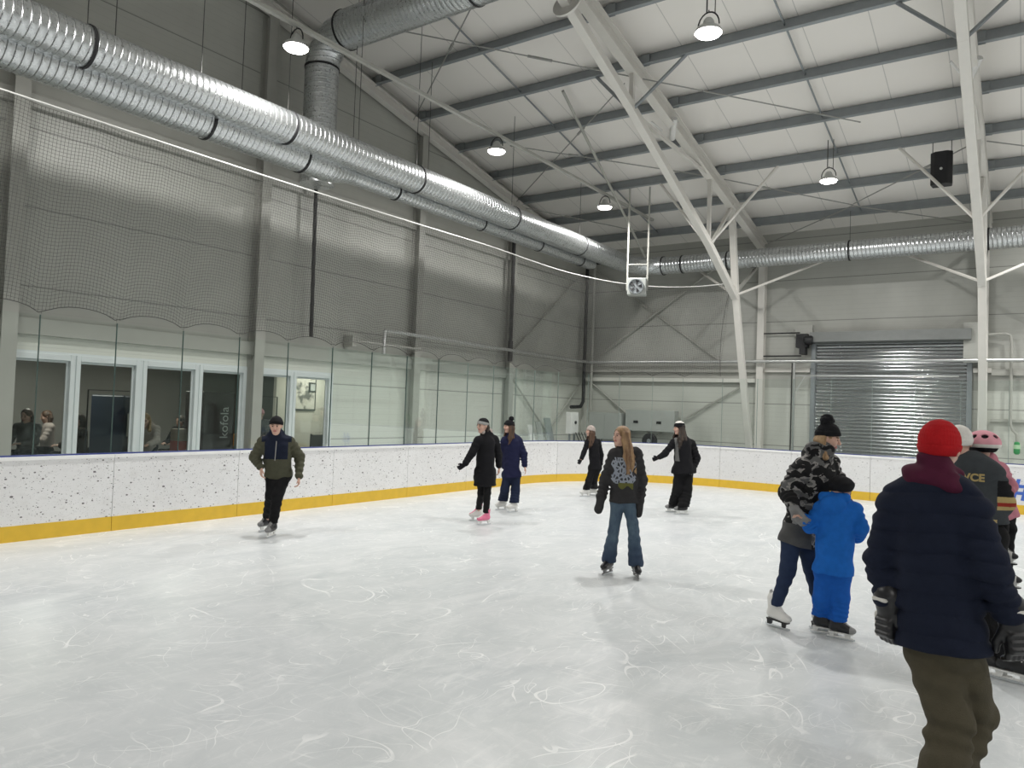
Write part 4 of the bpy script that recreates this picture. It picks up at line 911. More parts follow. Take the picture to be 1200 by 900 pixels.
def beanie(parent, c, fd, u, s, m, cuff=None, pom=0., name='knit_hat', low=.012, tilt=.28, pommat=None, puff=1.0, pdir=(0, -.2, 1), h=.005):
    r = np.cross(fd, u); n = nrm(u-fd*tilt); at = lambda x, y, z: c+(r*x+fd*y+u*z)*s
    F = Field(c-.22*s, c+.30*s, h*s); F.ell(at(0, -.010, .038), A3((.090, .107, .098*puff))*s, (r, fd, u), 0); F.plane(c+u*low*s, -n, k=.008)
    F.disp(lambda P: .0018*np.sin(np.arctan2((P-c)@r, (P-c)@fd)*46)+.0008*np.sin((P-c)@u*260))
    o = sdf_obj(name, F, M[m], parent)
    F = Field(c-.22*s, c+.26*s, h*s); F.ell(at(0, -.010, .036), A3((.096, .113, .102))*s, (r, fd, u), 0); F.plane(c+u*(low-.006)*s, -n, k=.010); F.plane(c+u*(low+.048)*s, n, k=.010)
    F.disp(lambda P: .0016*np.sin(np.arctan2((P-c)@r, (P-c)@fd)*60))
    sdf_obj('hat_cuff', F, M[cuff or m], o)
    if pom:
        pc = c+(r*pdir[0]+fd*pdir[1]+u*pdir[2])*(.135*s+pom*.35); F = Field(pc-pom*1.6, pc+pom*1.6, .006); F.ell(pc, (pom, pom, pom), None, 0); F.disp(crumple(.006, 90, 3)); sdf_obj('pompom', F, M[pommat or m], o)
    return o

def lower(F, J, r, s, top=None, fold=.006, cut=None, q=.85, front=(0, -1, 0), hipr=.125):
    """pelvis and two trouser legs; r = thigh, knee, ankle radii"""
    hA, hB = A3(J['hipA']), A3(J['hipB']); m = (hA+hB)/2
    F.cap(lerp(m, hA, .75), lerp(m, hB, .75), hipr*s, hipr*s, .03, F=front, q=q)
    if top is not None: F.cap(m, top, hipr*.98*s, hipr*.92*s, .03, F=front, q=q)
    for i, X in enumerate('AB'):
        h_, k_, a_ = A3(J['hip'+X]), A3(J['kn'+X]), A3(J['an'+X]); h_ = lerp(m, h_, .9)
        F.cap(h_, k_, r[0]*s, r[1]*s, .03, fold=(fold*.35, 2.5, i)); F.cap(k_, a_-UP*(a_[2]-.17 if cut else 0), r[1]*s, r[2]*s, .025, fold=(fold*.6, 4, i*2))
def torso(F, J, s, rc, rw, rh, down, front, q=.72, k=.04, hemcut=True, shr=.075):
    G_ = F; F = Field((0, 0, 0), (1, 1, 1), 1); F.lo, F.h, F.n = G_.lo, G_.h, G_.n; F.f = np.full(G_.n, .3, np.float32)
    N = A3(J['neck']); m = (A3(J['hipA'])+A3(J['hipB']))/2; ax = nrm(m-N)
    a = lerp(N, m, .22); b = lerp(N, m, .62); e = m+ax*(down+.06)
    for X in 'AB': S = A3(J['sh'+X]); F.cap(lerp(N, S, .30)+ax*.01, lerp(N, S, .86), shr*.8*s, shr*s, .03)
    F.cap(a, b, rc*s, rw*s, k, F=front, q=q); F.cap(b, m, rw*s, lerp([rw], [rh], .6)[0]*s, k, F=front, q=q); F.cap(m, e, lerp([rw], [rh], .6)[0]*s, rh*s, .02, F=front, q=q*1.05)
    hw = A3(J['hipB'])-A3(J['hipA']); F.cap(m-hw*.36+ax*(down*.5-.02), m+hw*.36+ax*(down*.5-.02), rh*.74*s, rh*.74*s, .04, F=front, q=.92); F.cap(m-hw*.36+ax*(down+.03), m+hw*.36+ax*(down+.03), rh*.74*s, rh*.74*s, .04, F=front, q=.92)
    if hemcut: F.plane(m+ax*down, ax, k=.008)
    G_.comb((slice(None),)*3, F.f, k*.8, 'u')
    return N, m, ax
def arm(F, J, X, r, s, fold=(.005, 4), k=.035, cut=.02, quilt=None):
    S, E, W = A3(J['sh'+X]), A3(J['el'+X]), A3(J['wr'+X]); W = W-nrm(W-E)*r[2]*s*.75; f1 = (fold[0], fold[1], 0); f2 = (fold[0], fold[1], 2)
    F.cap(S, E, r[0]*s, r[1]*s, k, fold=f1); F.cap(E, W, r[1]*s, r[2]*s, .02, fold=f2)

def bounds(J, pad=.2):
    P = np.array([v for v in J.values()]); return P.min(0)-pad, P.max(0)+pad
POSES = {
    'skater_olive': ((-8.740, 6.810), 0.9089, {'head': (0.041, -0.24, 1.536), 'neck': (0.042, -0.13, 1.372), 'shA': (-0.124, -0.08, 1.301), 'shB': (0.229, -0.05, 1.306), 'elA': (-0.223, -0.0, 1.081), 'wrA': (-0.13, -0.12, 0.938), 'elB': (0.379, 0.02, 1.1), 'wrB': (0.38, -0.14, 0.813), 'hipA': (0.02, 0.06, 0.839), 'hipB': (0.193, 0.06, 0.841), 'knA': (0.021, -0.06, 0.554), 'knB': (0.101, -0.14, 0.552), 'anA': (-0.026, 0.36, 0.17), 'anB': (0.057, -0.142, 0.17)}),
    'skater_coat': ((-7.279, 9.858), 0.6360, {'head': (-0.045, -0.02, 1.59), 'neck': (0.01, -0.0, 1.432), 'shA': (-0.118, -0.06, 1.34), 'shB': (0.159, 0.08, 1.357), 'elA': (-0.207, -0.1, 1.146), 'wrA': (-0.322, -0.16, 0.955), 'elB': (0.224, 0.12, 1.133), 'wrB': (0.246, 0.1, 0.911), 'hipA': (-0.059, -0.0, 0.84), 'hipB': (0.094, 0.05, 0.841), 'knA': (-0.033, 0.06, 0.503), 'knB': (0.064, -0.05, 0.518), 'anA': (-0.073, 0.351, 0.17), 'anB': (0.055, -0.077, 0.17)}),
    'skater_navy': ((-7.858, 11.419), 0.6027, {'head': (-0.032, -0.02, 1.55), 'neck': (0.013, -0.0, 1.379), 'shA': (-0.109, -0.02, 1.281), 'shB': (0.159, 0.04, 1.288), 'elA': (-0.132, 0.12, 1.005), 'wrA': (-0.092, 0.12, 0.769), 'elB': (0.253, -0.0, 1.057), 'wrB': (0.283, -0.06, 0.828), 'hipA': (-0.04, -0.0, 0.671), 'hipB': (0.133, -0.0, 0.677), 'knA': (-0.068, -0.0, 0.373), 'knB': (0.128, -0.0, 0.38), 'anA': (-0.096, 0.148, 0.17), 'anB': (0.11, -0.085, 0.17)}),
    'skater_small': ((-7.963, 14.741), 0.4953, {'head': (-0.028, -0.02, 1.44), 'neck': (0.034, -0.0, 1.272), 'shA': (-0.085, -0.05, 1.185), 'shB': (0.15, 0.06, 1.19), 'elA': (-0.162, -0.1, 0.959), 'wrA': (-0.212, -0.18, 0.821), 'elB': (0.225, 0.1, 0.926), 'wrB': (0.222, 0.05, 0.702), 'hipA': (0.036, -0.0, 0.641), 'hipB': (0.158, 0.03, 0.644), 'knA': (-0.03, -0.08, 0.344), 'knB': (0.083, 0.02, 0.321), 'anA': (-0.075, -0.032, 0.17), 'anB': (0.094, 0.293, 0.17)}),
    'skater_jeans': ((-3.853, 7.980), 0.4498, {'head': (-0.059, -0.03, 1.612), 'neck': (-0.016, -0.0, 1.469), 'shA': (-0.137, 0.02, 1.388), 'shB': (0.124, 0.02, 1.41), 'elA': (-0.227, 0.04, 1.098), 'wrA': (-0.272, -0.04, 0.866), 'elB': (0.187, 0.06, 1.117), 'wrB': (0.17, 0.0, 0.846), 'hipA': (-0.081, 0.0, 0.862), 'hipB': (0.061, 0.0, 0.869), 'knA': (-0.113, -0.06, 0.514), 'knB': (0.115, -0.06, 0.537), 'anA': (-0.158, 0.064, 0.17), 'anB': (0.151, -0.042, 0.17)}),
    'skater_dark': ((-5.463, 13.664), 0.3803, {'head': (-0.03, -0.02, 1.621), 'neck': (0.031, -0.0, 1.461), 'shA': (-0.133, -0.05, 1.333), 'shB': (0.217, 0.08, 1.336), 'elA': (-0.285, -0.12, 1.127), 'wrA': (-0.407, -0.2, 1.052), 'elB': (0.313, 0.12, 1.062), 'wrB': (0.23, 0.0, 0.838), 'hipA': (-0.006, 0.0, 0.793), 'hipB': (0.152, 0.03, 0.799), 'knA': (-0.028, -0.0, 0.435), 'knB': (0.146, 0.02, 0.427), 'anA': (-0.081, 0.149, 0.17), 'anB': (0.087, -0.08, 0.17)}),
    'woman_camo': ((-1.716, 7.148), 0.2356, {'head': (0.236, 0.02, 1.724), 'neck': (0.181, 0.02, 1.597), 'shA': (0.011, -0.12, 1.449), 'shB': (0.266, 0.14, 1.48), 'elA': (-0.084, -0.14, 1.231), 'wrA': (-0.03, -0.28, 1.098), 'elB': (0.364, 0.16, 1.275), 'wrB': (0.402, 0.02, 1.138), 'hipA': (-0.054, -0.02, 0.812), 'hipB': (0.069, 0.08, 0.809), 'knA': (-0.076, -0.08, 0.521), 'knB': (0.126, 0.08, 0.528), 'anA': (-0.173, -0.063, 0.17), 'anB': (0.215, 0.026, 0.17)}),
    'boy_blue': ((-1.417, 7.043), 0.1986, {'head': (0.073, -0.0, 1.287), 'neck': (0.061, 0.0, 1.19), 'shA': (-0.078, -0.02, 1.106), 'shB': (0.189, 0.02, 1.117), 'elA': (-0.166, 0.0, 0.953), 'wrA': (-0.22, -0.12, 1.031), 'elB': (0.244, 0.0, 0.97), 'wrB': (0.218, 0.16, 0.849), 'hipA': (-0.033, -0.0, 0.579), 'hipB': (0.09, -0.0, 0.594), 'knA': (-0.048, -0.0, 0.326), 'knB': (0.089, 0.0, 0.329), 'anA': (-0.056, 0.081, 0.17), 'anB': (0.075, -0.012, 0.17)}),
    'man_red': ((-0.311, 4.318), 0.0720, {'head': (-0.053, 0.02, 1.766), 'neck': (-0.07, 0.0, 1.655), 'shA': (-0.239, 0.03, 1.466), 'shB': (0.079, -0.03, 1.469), 'elA': (-0.303, 0.06, 1.182), 'wrA': (-0.267, 0.0, 0.949), 'elB': (0.164, -0.08, 1.213), 'wrB': (0.258, -0.02, 0.975), 'hipA': (-0.098, 0.03, 0.801), 'hipB': (0.038, -0.03, 0.841), 'knA': (0.008, -0.05, 0.472), 'knB': (0.112, 0.2, 0.43), 'anA': (-0.016, -0.156, 0.17), 'anB': (0.014, 0.076, 0.17)}),
    'adult_jersey': ((-0.139, 6.719), 0.0207, {'head': (-0.299, 0.05, 1.752), 'neck': (-0.241, 0.05, 1.637), 'shA': (-0.311, 0.02, 1.535), 'shB': (-0.079, 0.02, 1.527), 'elA': (-0.363, 0.1, 1.288), 'wrA': (-0.278, 0.3, 1.157), 'elB': (-0.017, 0.04, 1.327), 'wrB': (-0.05, 0.3, 1.209), 'hipA': (-0.175, 0.0, 1.045), 'hipB': (-0.078, 0.0, 1.057), 'knA': (-0.137, 0.05, 0.542), 'knB': (-0.029, -0.05, 0.63), 'anA': (-0.103, 0.097, 0.17), 'anB': (0.042, 0.056, 0.17)}),
    'child_pink': ((-0.139, 6.719), 0.0207, {'head': (-0.151, 0.22, 1.717), 'neck': (-0.111, 0.26, 1.605), 'shA': (-0.165, 0.18, 1.558), 'shB': (-0.032, 0.32, 1.542), 'elA': (-0.218, 0.08, 1.559), 'wrA': (-0.282, -0.02, 1.566), 'elB': (0.025, 0.3, 1.428), 'wrB': (-0.018, 0.22, 1.331), 'hipA': (-0.05, 0.3, 1.209), 'hipB': (0.006, 0.4, 1.205), 'knA': (-0.026, 0.18, 1.119), 'knB': (0.024, 0.3, 1.098), 'anA': (-0.014, 0.22, 1.011), 'anB': (0.011, 0.3, 0.82)}),
}

def person(key, label, group=None, face=(-.7, -.7, 0), up=(0, 0, 1), hs=1., s=1., front=(0, -1, 0), body_h=.0058, brow=(.10, .06, .04), hands=None, skin='skin', eyes=True):
    """the body: one continuous surface from ankles to crown, with hands"""
    O, rot, J = POSES[key]; J = dict(J); fd = nrm(face); u = nrm(A3(up)-fd*float(A3(up)@fd)); c = A3(J['head']); lo, hi = bounds(J, .26)
    lo[2] = min(lo[2], 0) if lo[2] < .3 else lo[2]; F = Field(lo, hi, body_h)
    N = A3(J['neck']); m = (A3(J['hipA'])+A3(J['hipB']))/2; fr = nrm(front)
    F.cap(lerp(N, m, .2), lerp(N, m, .6), .115*s, .10*s, .03, F=fr, q=.72); F.cap(lerp(N, m, .6), m, .10*s, .105*s, .03, F=fr, q=.75)
    F.cap(J['hipA'], J['hipB'], .085*s, .085*s, .03)
    for X in 'AB':
        F.cap(lerp(N, J['sh'+X], .2), J['sh'+X], .045*s, .048*s, .03); F.chain([J['sh'+X], J['el'+X], J['wr'+X]], [.044*s, .036*s, .024*s], .015)
        F.chain([J['hip'+X], J['kn'+X], J['an'+X]], [.075*s, .050*s, .036*s], .02); a = A3(J['an'+X]); F.cap(a, a-A3((0, 0, .04)), .036*s, .034*s, .01)
    F.cap(N-UP*.02, c-u*.055*hs-fd*.012*hs, .058*s, .050*hs, .02); add_head(F, c, fd, u, hs)
    for X, hd in (hands or {}).items():
        if hd: add_hand(F, J['wr'+X], hd[0], hd[1], hd[2], s*hd[4] if len(hd) > 4 else s, hd[3])
    bm = D.materials.get('brow '+key) or mat('brow '+key, brow, .7, noise=.1)
    o = sdf_obj('person', F, [M[skin], M['lips'], M['eye'], bm], None, head_mats(c, fd, u, hs)); o.location = (O[0], O[1], 0); o.rotation_euler = (0, 0, rot); tag(o, label, 'person', group)
    return o, J, c, fd, u
def garment(name, J, mats, parent, fn, h=.0075, pad=.26, crump=(.003, 34, 1), matfn=None, zr=None):
    lo, hi = bounds(J, pad)
    if zr: lo[2] = max(lo[2], zr[0]); hi[2] = min(hi[2], zr[1])
    F = Field(lo, hi, h); fn(F)
    if crump: F.disp(crumple(*crump))
    return sdf_obj(name, F, mats, parent, matfn)
A2 = lambda dx, dy: math.atan2(dy, dx)
def fdir(dx_img, toward):    # foot direction: image right, towards the viewer
    return math.atan2(-toward, dx_img)

# fabrics
for n, c in dict(black_cloth=(.009, .009, .011), navy=(.012, .014, .045), navy_puff=(.010, .014, .030), olive=(.075, .075, .05), olive_dark=(.045, .045, .032), black_pants=(.008, .008, .009), denim_dark=(.022, .035, .075), khaki=(.078, .068, .045),
                 blue=(.012, .13, .50), blue_pants=(.010, .10, .43), maroon=(.070, .010, .030), red=(.42, .010, .014), beige=(.42, .36, .33), grey_knit=(.30, .30, .29), white_knit=(.72, .70, .66), brown_fur=(.030, .020, .014), charcoal=(.035, .034, .036),
                 jersey=(.048, .054, .060), gold=(.42, .32, .14), jersey_red=(.28, .03, .02), pink=(.50, .20, .25), pink_helmet=(.75, .36, .42), grey_glove=(.22, .22, .22), scarf_grey=(.16, .16, .155), navy_pants=(.012, .018, .042), grey_coat=(.085, .085, .085)).items():
    M[n] = cloth(n, c)
M['boot_black'] = mat('black skate leather', (.012, .012, .014), .35, noise=.2); M['boot_white'] = mat('white skate leather', (.74, .73, .70), .4, noise=.06); M['boot_pink'] = mat('pink skate leather', (.72, .18, .30), .4, noise=.08); M['boot_grey'] = mat('grey skate', (.22, .22, .22), .45, noise=.15)
def denim():
    m, nt, b = new_mat('blue jeans'); vec, s = coords(nt); n = noise(nt, vec, 7, 5, .6, (1, 1, .6)); f = noise(nt, vec, 140, 2, .5)
    z = ramp(nt, s[2], [(0, (0, 0, 0)), (1, (1, 1, 1))])
    c = ramp(nt, n, [(.35, (.035, .062, .105)), (.65, (.085, .13, .175))]); c = mix(nt, ramp(nt, s[2], [(.25, (.75, .75, .75)), (.42, (0, 0, 0))]), c, (.018, .034, .075)); c = mix(nt, .25, c, f, 'OVERLAY')
    nt.links.new(c, b.inputs['Base Color']); pset(b, Roughness=.85); return m
M['jeans'] = denim()
M['camo'] = camo_mat('grey camouflage', ((.012, .012, .013), (.26, .25, .24), (.11, .11, .11)), 7)
def hair_mat(name, a, b_):
    m, nt, b = new_mat(name); vec, s = coords(nt); n = noise(nt, vec, 26, 4, .6, (1, 1, .12)); nt.links.new(ramp(nt, n, [(.35, a), (.65, b_)]), b.inputs['Base Color']); pset(b, Roughness=.5); return m
M['hair_brown'] = hair_mat('brown hair', (.035, .018, .010), (.11, .055, .028)); M['hair_ginger'] = hair_mat('light brown hair', (.14, .070, .030), (.38, .24, .12)); M['hair_dark'] = hair_mat('dark hair', (.012, .008, .006), (.045, .026, .016)); M['hair_fair'] = hair_mat('fair hair', (.22, .13, .06), (.42, .28, .15))
def print_mat():
    m, nt, b = new_mat('faded sweatshirt print'); vec, s = coords(nt)
    v = nt.nodes.new('ShaderNodeTexVoronoi'); v.feature = 'DISTANCE_TO_EDGE'; v.inputs['Scale'].default_value = 21; mp = nt.nodes.new('ShaderNodeMapping'); mp.inputs['Scale'].default_value = (1.3, .3, 1); mp.inputs['Rotation'].default_value = (0, .5, 0); nt.links.new(vec, mp.inputs[0]); nt.links.new(mp.outputs[0], v.inputs['Vector'])
    k = math_node(nt, 'LESS_THAN', v.outputs['Distance'], .19); n = noise(nt, vec, 9, 3); k = math_node(nt, 'MULTIPLY', k, math_node(nt, 'GREATER_THAN', n, .25))
    c = mix(nt, k, (.035, .036, .045), mix(nt, noise(nt, vec, 5, 2), (.40, .42, .44), (.17, .20, .27)))
    nt.links.new(c, b.inputs['Base Color']); pset(b, Roughness=.85); return m
M['print'] = print_mat(); M['print_low'] = cloth('olive yellow print', (.12, .12, .035))

# ---- 1 olive jacket skater
o, J, c, fd, u = person('skater_olive', 'person in black beanie and olive navy anorak gliding forward before the lounge windows', face=(-.18, -1, -.16), up=(0, -.12, 1), s=.97, hands={'A': ((.05, -.1, -1), (.7, .2, 0), 1, .55), 'B': ((.02, -.15, -1), (-.8, .1, 0), -1, .7)})
def f(F):
    arm(F, J, 'A', (.080, .074, .052), 1, (.006, 4)); arm(F, J, 'B', (.080, .074, .052), 1, (.006, 4)); N, m, ax = torso(F, J, 1, .185, .178, .170, .015, (0, -1, 0), .74)
    F.cap(A3(J['neck'])-UP*.02, A3(J['neck'])+A3((0, -.02, .07)), .095, .085, .03); F.cap(A3(J['neck'])+A3((-.06, .05, .02)), A3(J['neck'])+A3((.06, .05, .05)), .06, .06, .03)
def mf(P):
    zc = J['neck'][2]-.30; x = P[:, 0]; cx = .06; k = (P[:, 2] > zc) & (np.abs(x-cx) < .155); m = np.where(k, 1, 0); m[(P[:, 2] > J['neck'][2]-.06) & (np.abs(x-cx) < .2)] = 1; return m
g_ = garment('anorak', J, [M['olive'], M['navy_puff']], o, f, matfn=mf, crump=(.004, 30, 2))
b = MB(); b.tube([(.055, -.335, 1.33), (.050, -.325, 1.18), (.045, -.25, 1.06)], .006, 5); b.build('zip', M['grey_knit'], g_)
garment('trousers', J, M['black_pants'], o, lambda F: lower(F, J, (.098, .078, .062), 1, A3(J['hipA'])+A3((.05, 0, .08)), .006), zr=(.19, 1.2))
beanie(o, c, fd, u, 1.0, 'black_cloth', low=.022)
make_skate(o, J['anA'], fdir(-.6, .8), 1, 'boot_black', 'boot_grey', 'white', lace='grey_knit'); make_skate(o, J['anB'], fdir(-.45, .9), 1, 'boot_black', 'boot_grey', 'white', lace='grey_knit')

# ---- 2 black coat
o, J, c, fd, u = person('skater_coat', 'person in long black coat, pale headband and pink skates holding an arm out', face=(-.78, -.62, -.06), s=.92, hands={'A': ((-.8, -.3, -.5), (0, -1, .2), 1, .6), 'B': ((.0, .0, -1), (-1, 0, 0), -1, .6)})
def f(F):
    arm(F, J, 'A', (.075, .066, .052), 1, (.003, 3)); arm(F, J, 'B', (.072, .064, .052), 1, (.003, 3)); torso(F, J, 1, .158, .155, .185, .22, (-.6, -.8, 0), .78); F.cap(A3(J['neck'])-UP*.03, A3(J['neck'])+UP*.04, .085, .085, .03)
    F.cap(A3(J['neck'])+A3((.05, .04, .0)), A3(J['neck'])+A3((.10, .05, -.10)), .075, .06, .03)
garment('coat', J, M['black_cloth'], o, f, crump=(.003, 24, 3))
garment('leggings', J, M['black_pants'], o, lambda F: lower(F, J, (.080, .060, .048), 1, None, .002), zr=(.19, 1.1))
F = Field(A3(J['wrA'])-.26, A3(J['wrA'])+.2, .005); add_hand(F, J['wrA'], (-.8, -.3, -.5), (0, -1, .2), 1, .92, .6, .004); F.cap(J['wrA'], lerp(J['wrA'], J['elA'], .15), .034, .040, .01); sdf_obj('glove', F, M['black_cloth'], o)
hb = beanie(o, c, fd, u, .96, 'black_cloth', cuff='grey_knit', low=.016, name='headband_hat')
hair_long('hair', M['hair_dark'], o, c, fd, u, .93, .22, 4, 70, .075)
F = Field(A3(J['neck'])-.2, A3(J['neck'])+.2, .006); F.cap(A3(J['neck'])+A3((-.03, -.04, .05)), A3(J['neck'])+A3((.06, .03, .07)), .045, .05, .02); sdf_obj('scarf', F, M['beige'], o)
b = MB(); r = np.cross(fd, u)
for e in (-1, 1):
    ctr = c+(r*.031*e+fd*.094+u*.008)*.96; b.tube([tuple(ctr+(r*math.cos(a)*.022+u*math.sin(a)*.018)) for a in [2*PI*k/14 for k in range(14)]], .0022, 5, closed=True)
b.tube([tuple(c+(r*-.009+fd*.098+u*.010)*.96), tuple(c+(r*.009+fd*.098+u*.010)*.96)], .0022, 5); b.build('glasses', M['dark'], o)
make_skate(o, J['anA'], fdir(-.9, .45), .92, 'boot_white', 'boot_pink', 'white', lace='boot_pink', hockey=False); make_skate(o, J['anB'], fdir(-.8, .55), .92, 'boot_pink', 'boot_white', 'white', lace='boot_white', hockey=False)

# ---- 3 navy jacket
o, J, c, fd, u = person('skater_navy', 'person in navy jacket, wide navy trousers and dark pompom hat beside the long coat', face=(-.85, -.5, -.04), s=.9, hs=.95, hands={'A': ((0, .1, -1), (1, 0, 0), 1, .6), 'B': ((.25, -.1, -1), (-1, 0, 0), -1, .35)})
def f(F):
    arm(F, J, 'A', (.072, .066, .052), 1, (.004, 4)); arm(F, J, 'B', (.074, .068, .052), 1, (.005, 4)); torso(F, J, 1, .158, .150, .160, .05, (-.4, -.9, 0), .78); F.cap(A3(J['neck'])-UP*.03, A3(J['neck'])+UP*.03, .08, .08, .03); F.cap(A3(J['neck'])+A3((.02, .07, -.01)), A3(J['neck'])+A3((.12, .06, -.05)), .07, .06, .03)
garment('jacket', J, M['navy'], o, f, crump=(.004, 30, 5)); garment('trousers', J, M['navy_pants'], o, lambda F: (lower(F, J, (.095, .086, .095), .95, None, .006), F.plane((0, 0, .17), (0, 0, -1))), crump=(.004, 22, 3), zr=(.12, 1.1))
beanie(o, c, fd, u, .95, 'black_cloth', cuff='black_cloth', pom=.050, low=.020, pommat='black_cloth', pdir=(0, -.35, 1)); hair_long('hair', M['hair_brown'], o, c, fd, u, .93, .36, 5, 112, .085)
make_skate(o, J['anA'], fdir(-.85, .5), .9, 'boot_white', 'boot_white', 'white', hockey=False); make_skate(o, J['anB'], fdir(-.75, .6), .9, 'boot_white', 'boot_white', 'white', hockey=False)

# ---- 4 small far skater
o, J, c, fd, u = person('skater_small', 'small long-haired person in beige hat and black clothes skating past the grey cabinets', face=(-.95, -.25, .0), s=.85, hs=.92, hands={'A': ((-.5, -.3, -.9), (0, -1, 0), 1, .5), 'B': ((0, 0, -1), (-1, 0, 0), -1, .5)})
def f(F):
    arm(F, J, 'A', (.062, .056, .046), 1, (.004, 4)); arm(F, J, 'B', (.064, .056, .046), 1, (.004, 4)); torso(F, J, 1, .135, .125, .135, .03, (-.8, -.5, 0), .85); F.cap(A3(J['neck'])-UP*.03, A3(J['neck'])+UP*.03, .07, .07, .03)
garment('jacket', J, M['black_cloth'], o, f); garment('trousers', J, M['black_pants'], o, lambda F: (lower(F, J, (.085, .080, .092), .9, None, .005), F.plane((0, 0, .15), (0, 0, -1))), zr=(.1, 1.1))
for X, d in (('A', (-.5, -.3, -.9)), ('B', (0, 0, -1))):
    F = Field(A3(J['wr'+X])-.24, A3(J['wr'+X])+.2, .006); add_hand(F, J['wr'+X], d, (0, -1, 0) if X == 'A' else (-1, 0, 0), 1, .85, .5, .004); sdf_obj('glove', F, M['black_cloth'], o)
beanie(o, c, fd, u, .93, 'beige', low=.022, puff=1.1); hair_long('hair', M['hair_brown'], o, c, fd, u, .9, .36, 6, 118, .085)
make_skate(o, J['anA'], fdir(-.95, .2), .85, 'boot_white', 'boot_white', 'white', hockey=False); make_skate(o, J['anB'], fdir(-.95, .1), .85, 'boot_white', 'boot_white', 'white', hockey=False)

# ---- 5 printed sweatshirt and jeans
o, J, c, fd, u = person('skater_jeans', 'long-haired person in dark printed sweatshirt and flared blue jeans standing mid rink', face=(-.80, -.62, .03), s=.9, hs=.95, body_h=.005, hands={'A': ((-.1, -.05, -1), (1, 0, 0), 1, .6, .7), 'B': ((0, 0, -1), (-1, 0, 0), -1, .6, .7)})
def f(F):
    for X in 'AB':
        arm(F, J, X, (.072, .068, .056), 1, (.006, 4)); W, E = A3(J['wr'+X]), A3(J['el'+X]); d = nrm(W-E); F.cap(W-d*.05, W+d*.12, .056, .046, .01)
    torso(F, J, 1, .150, .155, .150, .02, (-.05, -1, 0), .68); F.cap(A3(J['neck'])-UP*.05, A3(J['neck'])+A3((-.01, -.01, .0)), .082, .070, .03)
def mf(P):
    zn = J['neck'][2]; x, y, z = P.T; cx = -.01; k = (y < J['neck'][1]-.03) & (np.abs(x-cx+.01) < .125+.02*np.sin(z*40)) & (z < zn-.10) & (z > zn-.40); m = np.where(k, 1, 0); m[(y < J['neck'][1]-.03) & (np.abs(x-cx-.02) < .085) & (z < zn-.385) & (z > zn-.44+.02*np.sin(x*50))] = 2; return m
garment('sweatshirt', J, [M['charcoal'], M['print'], M['print_low']], o, f, h=.006, matfn=mf, crump=(.004, 28, 8))
def f(F):
    lower(F, J, (.082, .062, .088), 1.0, None, .004, hipr=.105); F.plane((0, 0, .135), (0, 0, -1))
garment('jeans', J, M['jeans'], o, f, h=.0065, crump=(.003, 34, 4), zr=(.1, 1.12))
hair_long('hair', M['hair_ginger'], o, c, fd, u, .96, .42, 8, 118, .088, thick=.023, h=.0055, sway=(.075, .01, 0))
make_skate(o, J['anA'], fdir(-.45, .9), .92, 'boot_black', 'boot_black', 'boot_grey', lace='white'); make_skate(o, J['anB'], fdir(.25, 1), .92, 'boot_black', 'boot_black', 'boot_grey', lace='white')

# ---- 6 dark open jacket
o, J, c, fd, u = person('skater_dark', 'person in open black jacket, grey scarf and wide trousers reaching an arm back', face=(-.88, -.42, -.05), s=.95, hands={'A': ((-.8, -.4, -.3), (0, -1, 0), 1, .6), 'B': ((-.2, -.1, -1), (-1, 0, 0), -1, .5)})
def f(F):
    arm(F, J, 'A', (.074, .064, .050), 1, (.004, 4)); arm(F, J, 'B', (.080, .074, .056), 1, (.005, 4)); torso(F, J, 1, .178, .180, .245, .02, (-.7, -.7, 0), .78); F.cap(A3(J['neck'])-UP*.04, A3(J['neck'])+UP*.03, .09, .085, .03)
def mf(P): x, y, z = P.T; return np.where((np.abs(x+.06-.0*z) < .05+.02*np.sin(z*9)) & (y < -.02) & (z < J['neck'][2]-.02) & (z > J['neck'][2]-.46), 1, 0)
garment('jacket', J, [M['black_cloth'], M['scarf_grey']], o, f, matfn=mf, crump=(.005, 26, 6))
garment('trousers', J, M['black_pants'], o, lambda F: (lower(F, J, (.110, .098, .110), 1, None, .006), F.plane((0, 0, .15), (0, 0, -1))), crump=(.004, 22, 5), zr=(.1, 1.15))
beanie(o, c, fd, u, 1.0, 'black_cloth', low=.018); 
F = Field(c-.1, c+.25, .005); r = np.cross(fd, u); F.ell(c+(u*.040)-fd*.01, (.094, .110, .103), (r, fd, u), 0); F.plane(c+u*.098, -u, k=.006); F.disp(crumple(.003, 80, 2)); sdf_obj('hat_crown', F, M['white_knit'], o)
hair_long('hair', M['hair_dark'], o, c, fd, u, 1.0, .40, 9, 112, .125, thick=.030, h=.007)
F = Field(A3(J['wrB'])-.26, A3(J['wrB'])+.2, .006); add_hand(F, J['wrB'], (-.2, -.1, -1), (-1, 0, 0), -1, .95, .5, .005); sdf_obj('glove', F, M['grey_glove'], o)
F = Field(A3(J['wrA'])-.26, A3(J['wrA'])+.2, .006); add_hand(F, J['wrA'], (-.8, -.4, -.3), (0, -1, 0), 1, .95, .6, .004); sdf_obj('glove', F, M['black_cloth'], o)
make_skate(o, J['anA'], fdir(-.95, .25), .98, 'boot_black', 'boot_grey', 'white', lace='white'); make_skate(o, J['anB'], fdir(-.95, .3), .98, 'boot_black', 'boot_grey', 'white', lace='white')

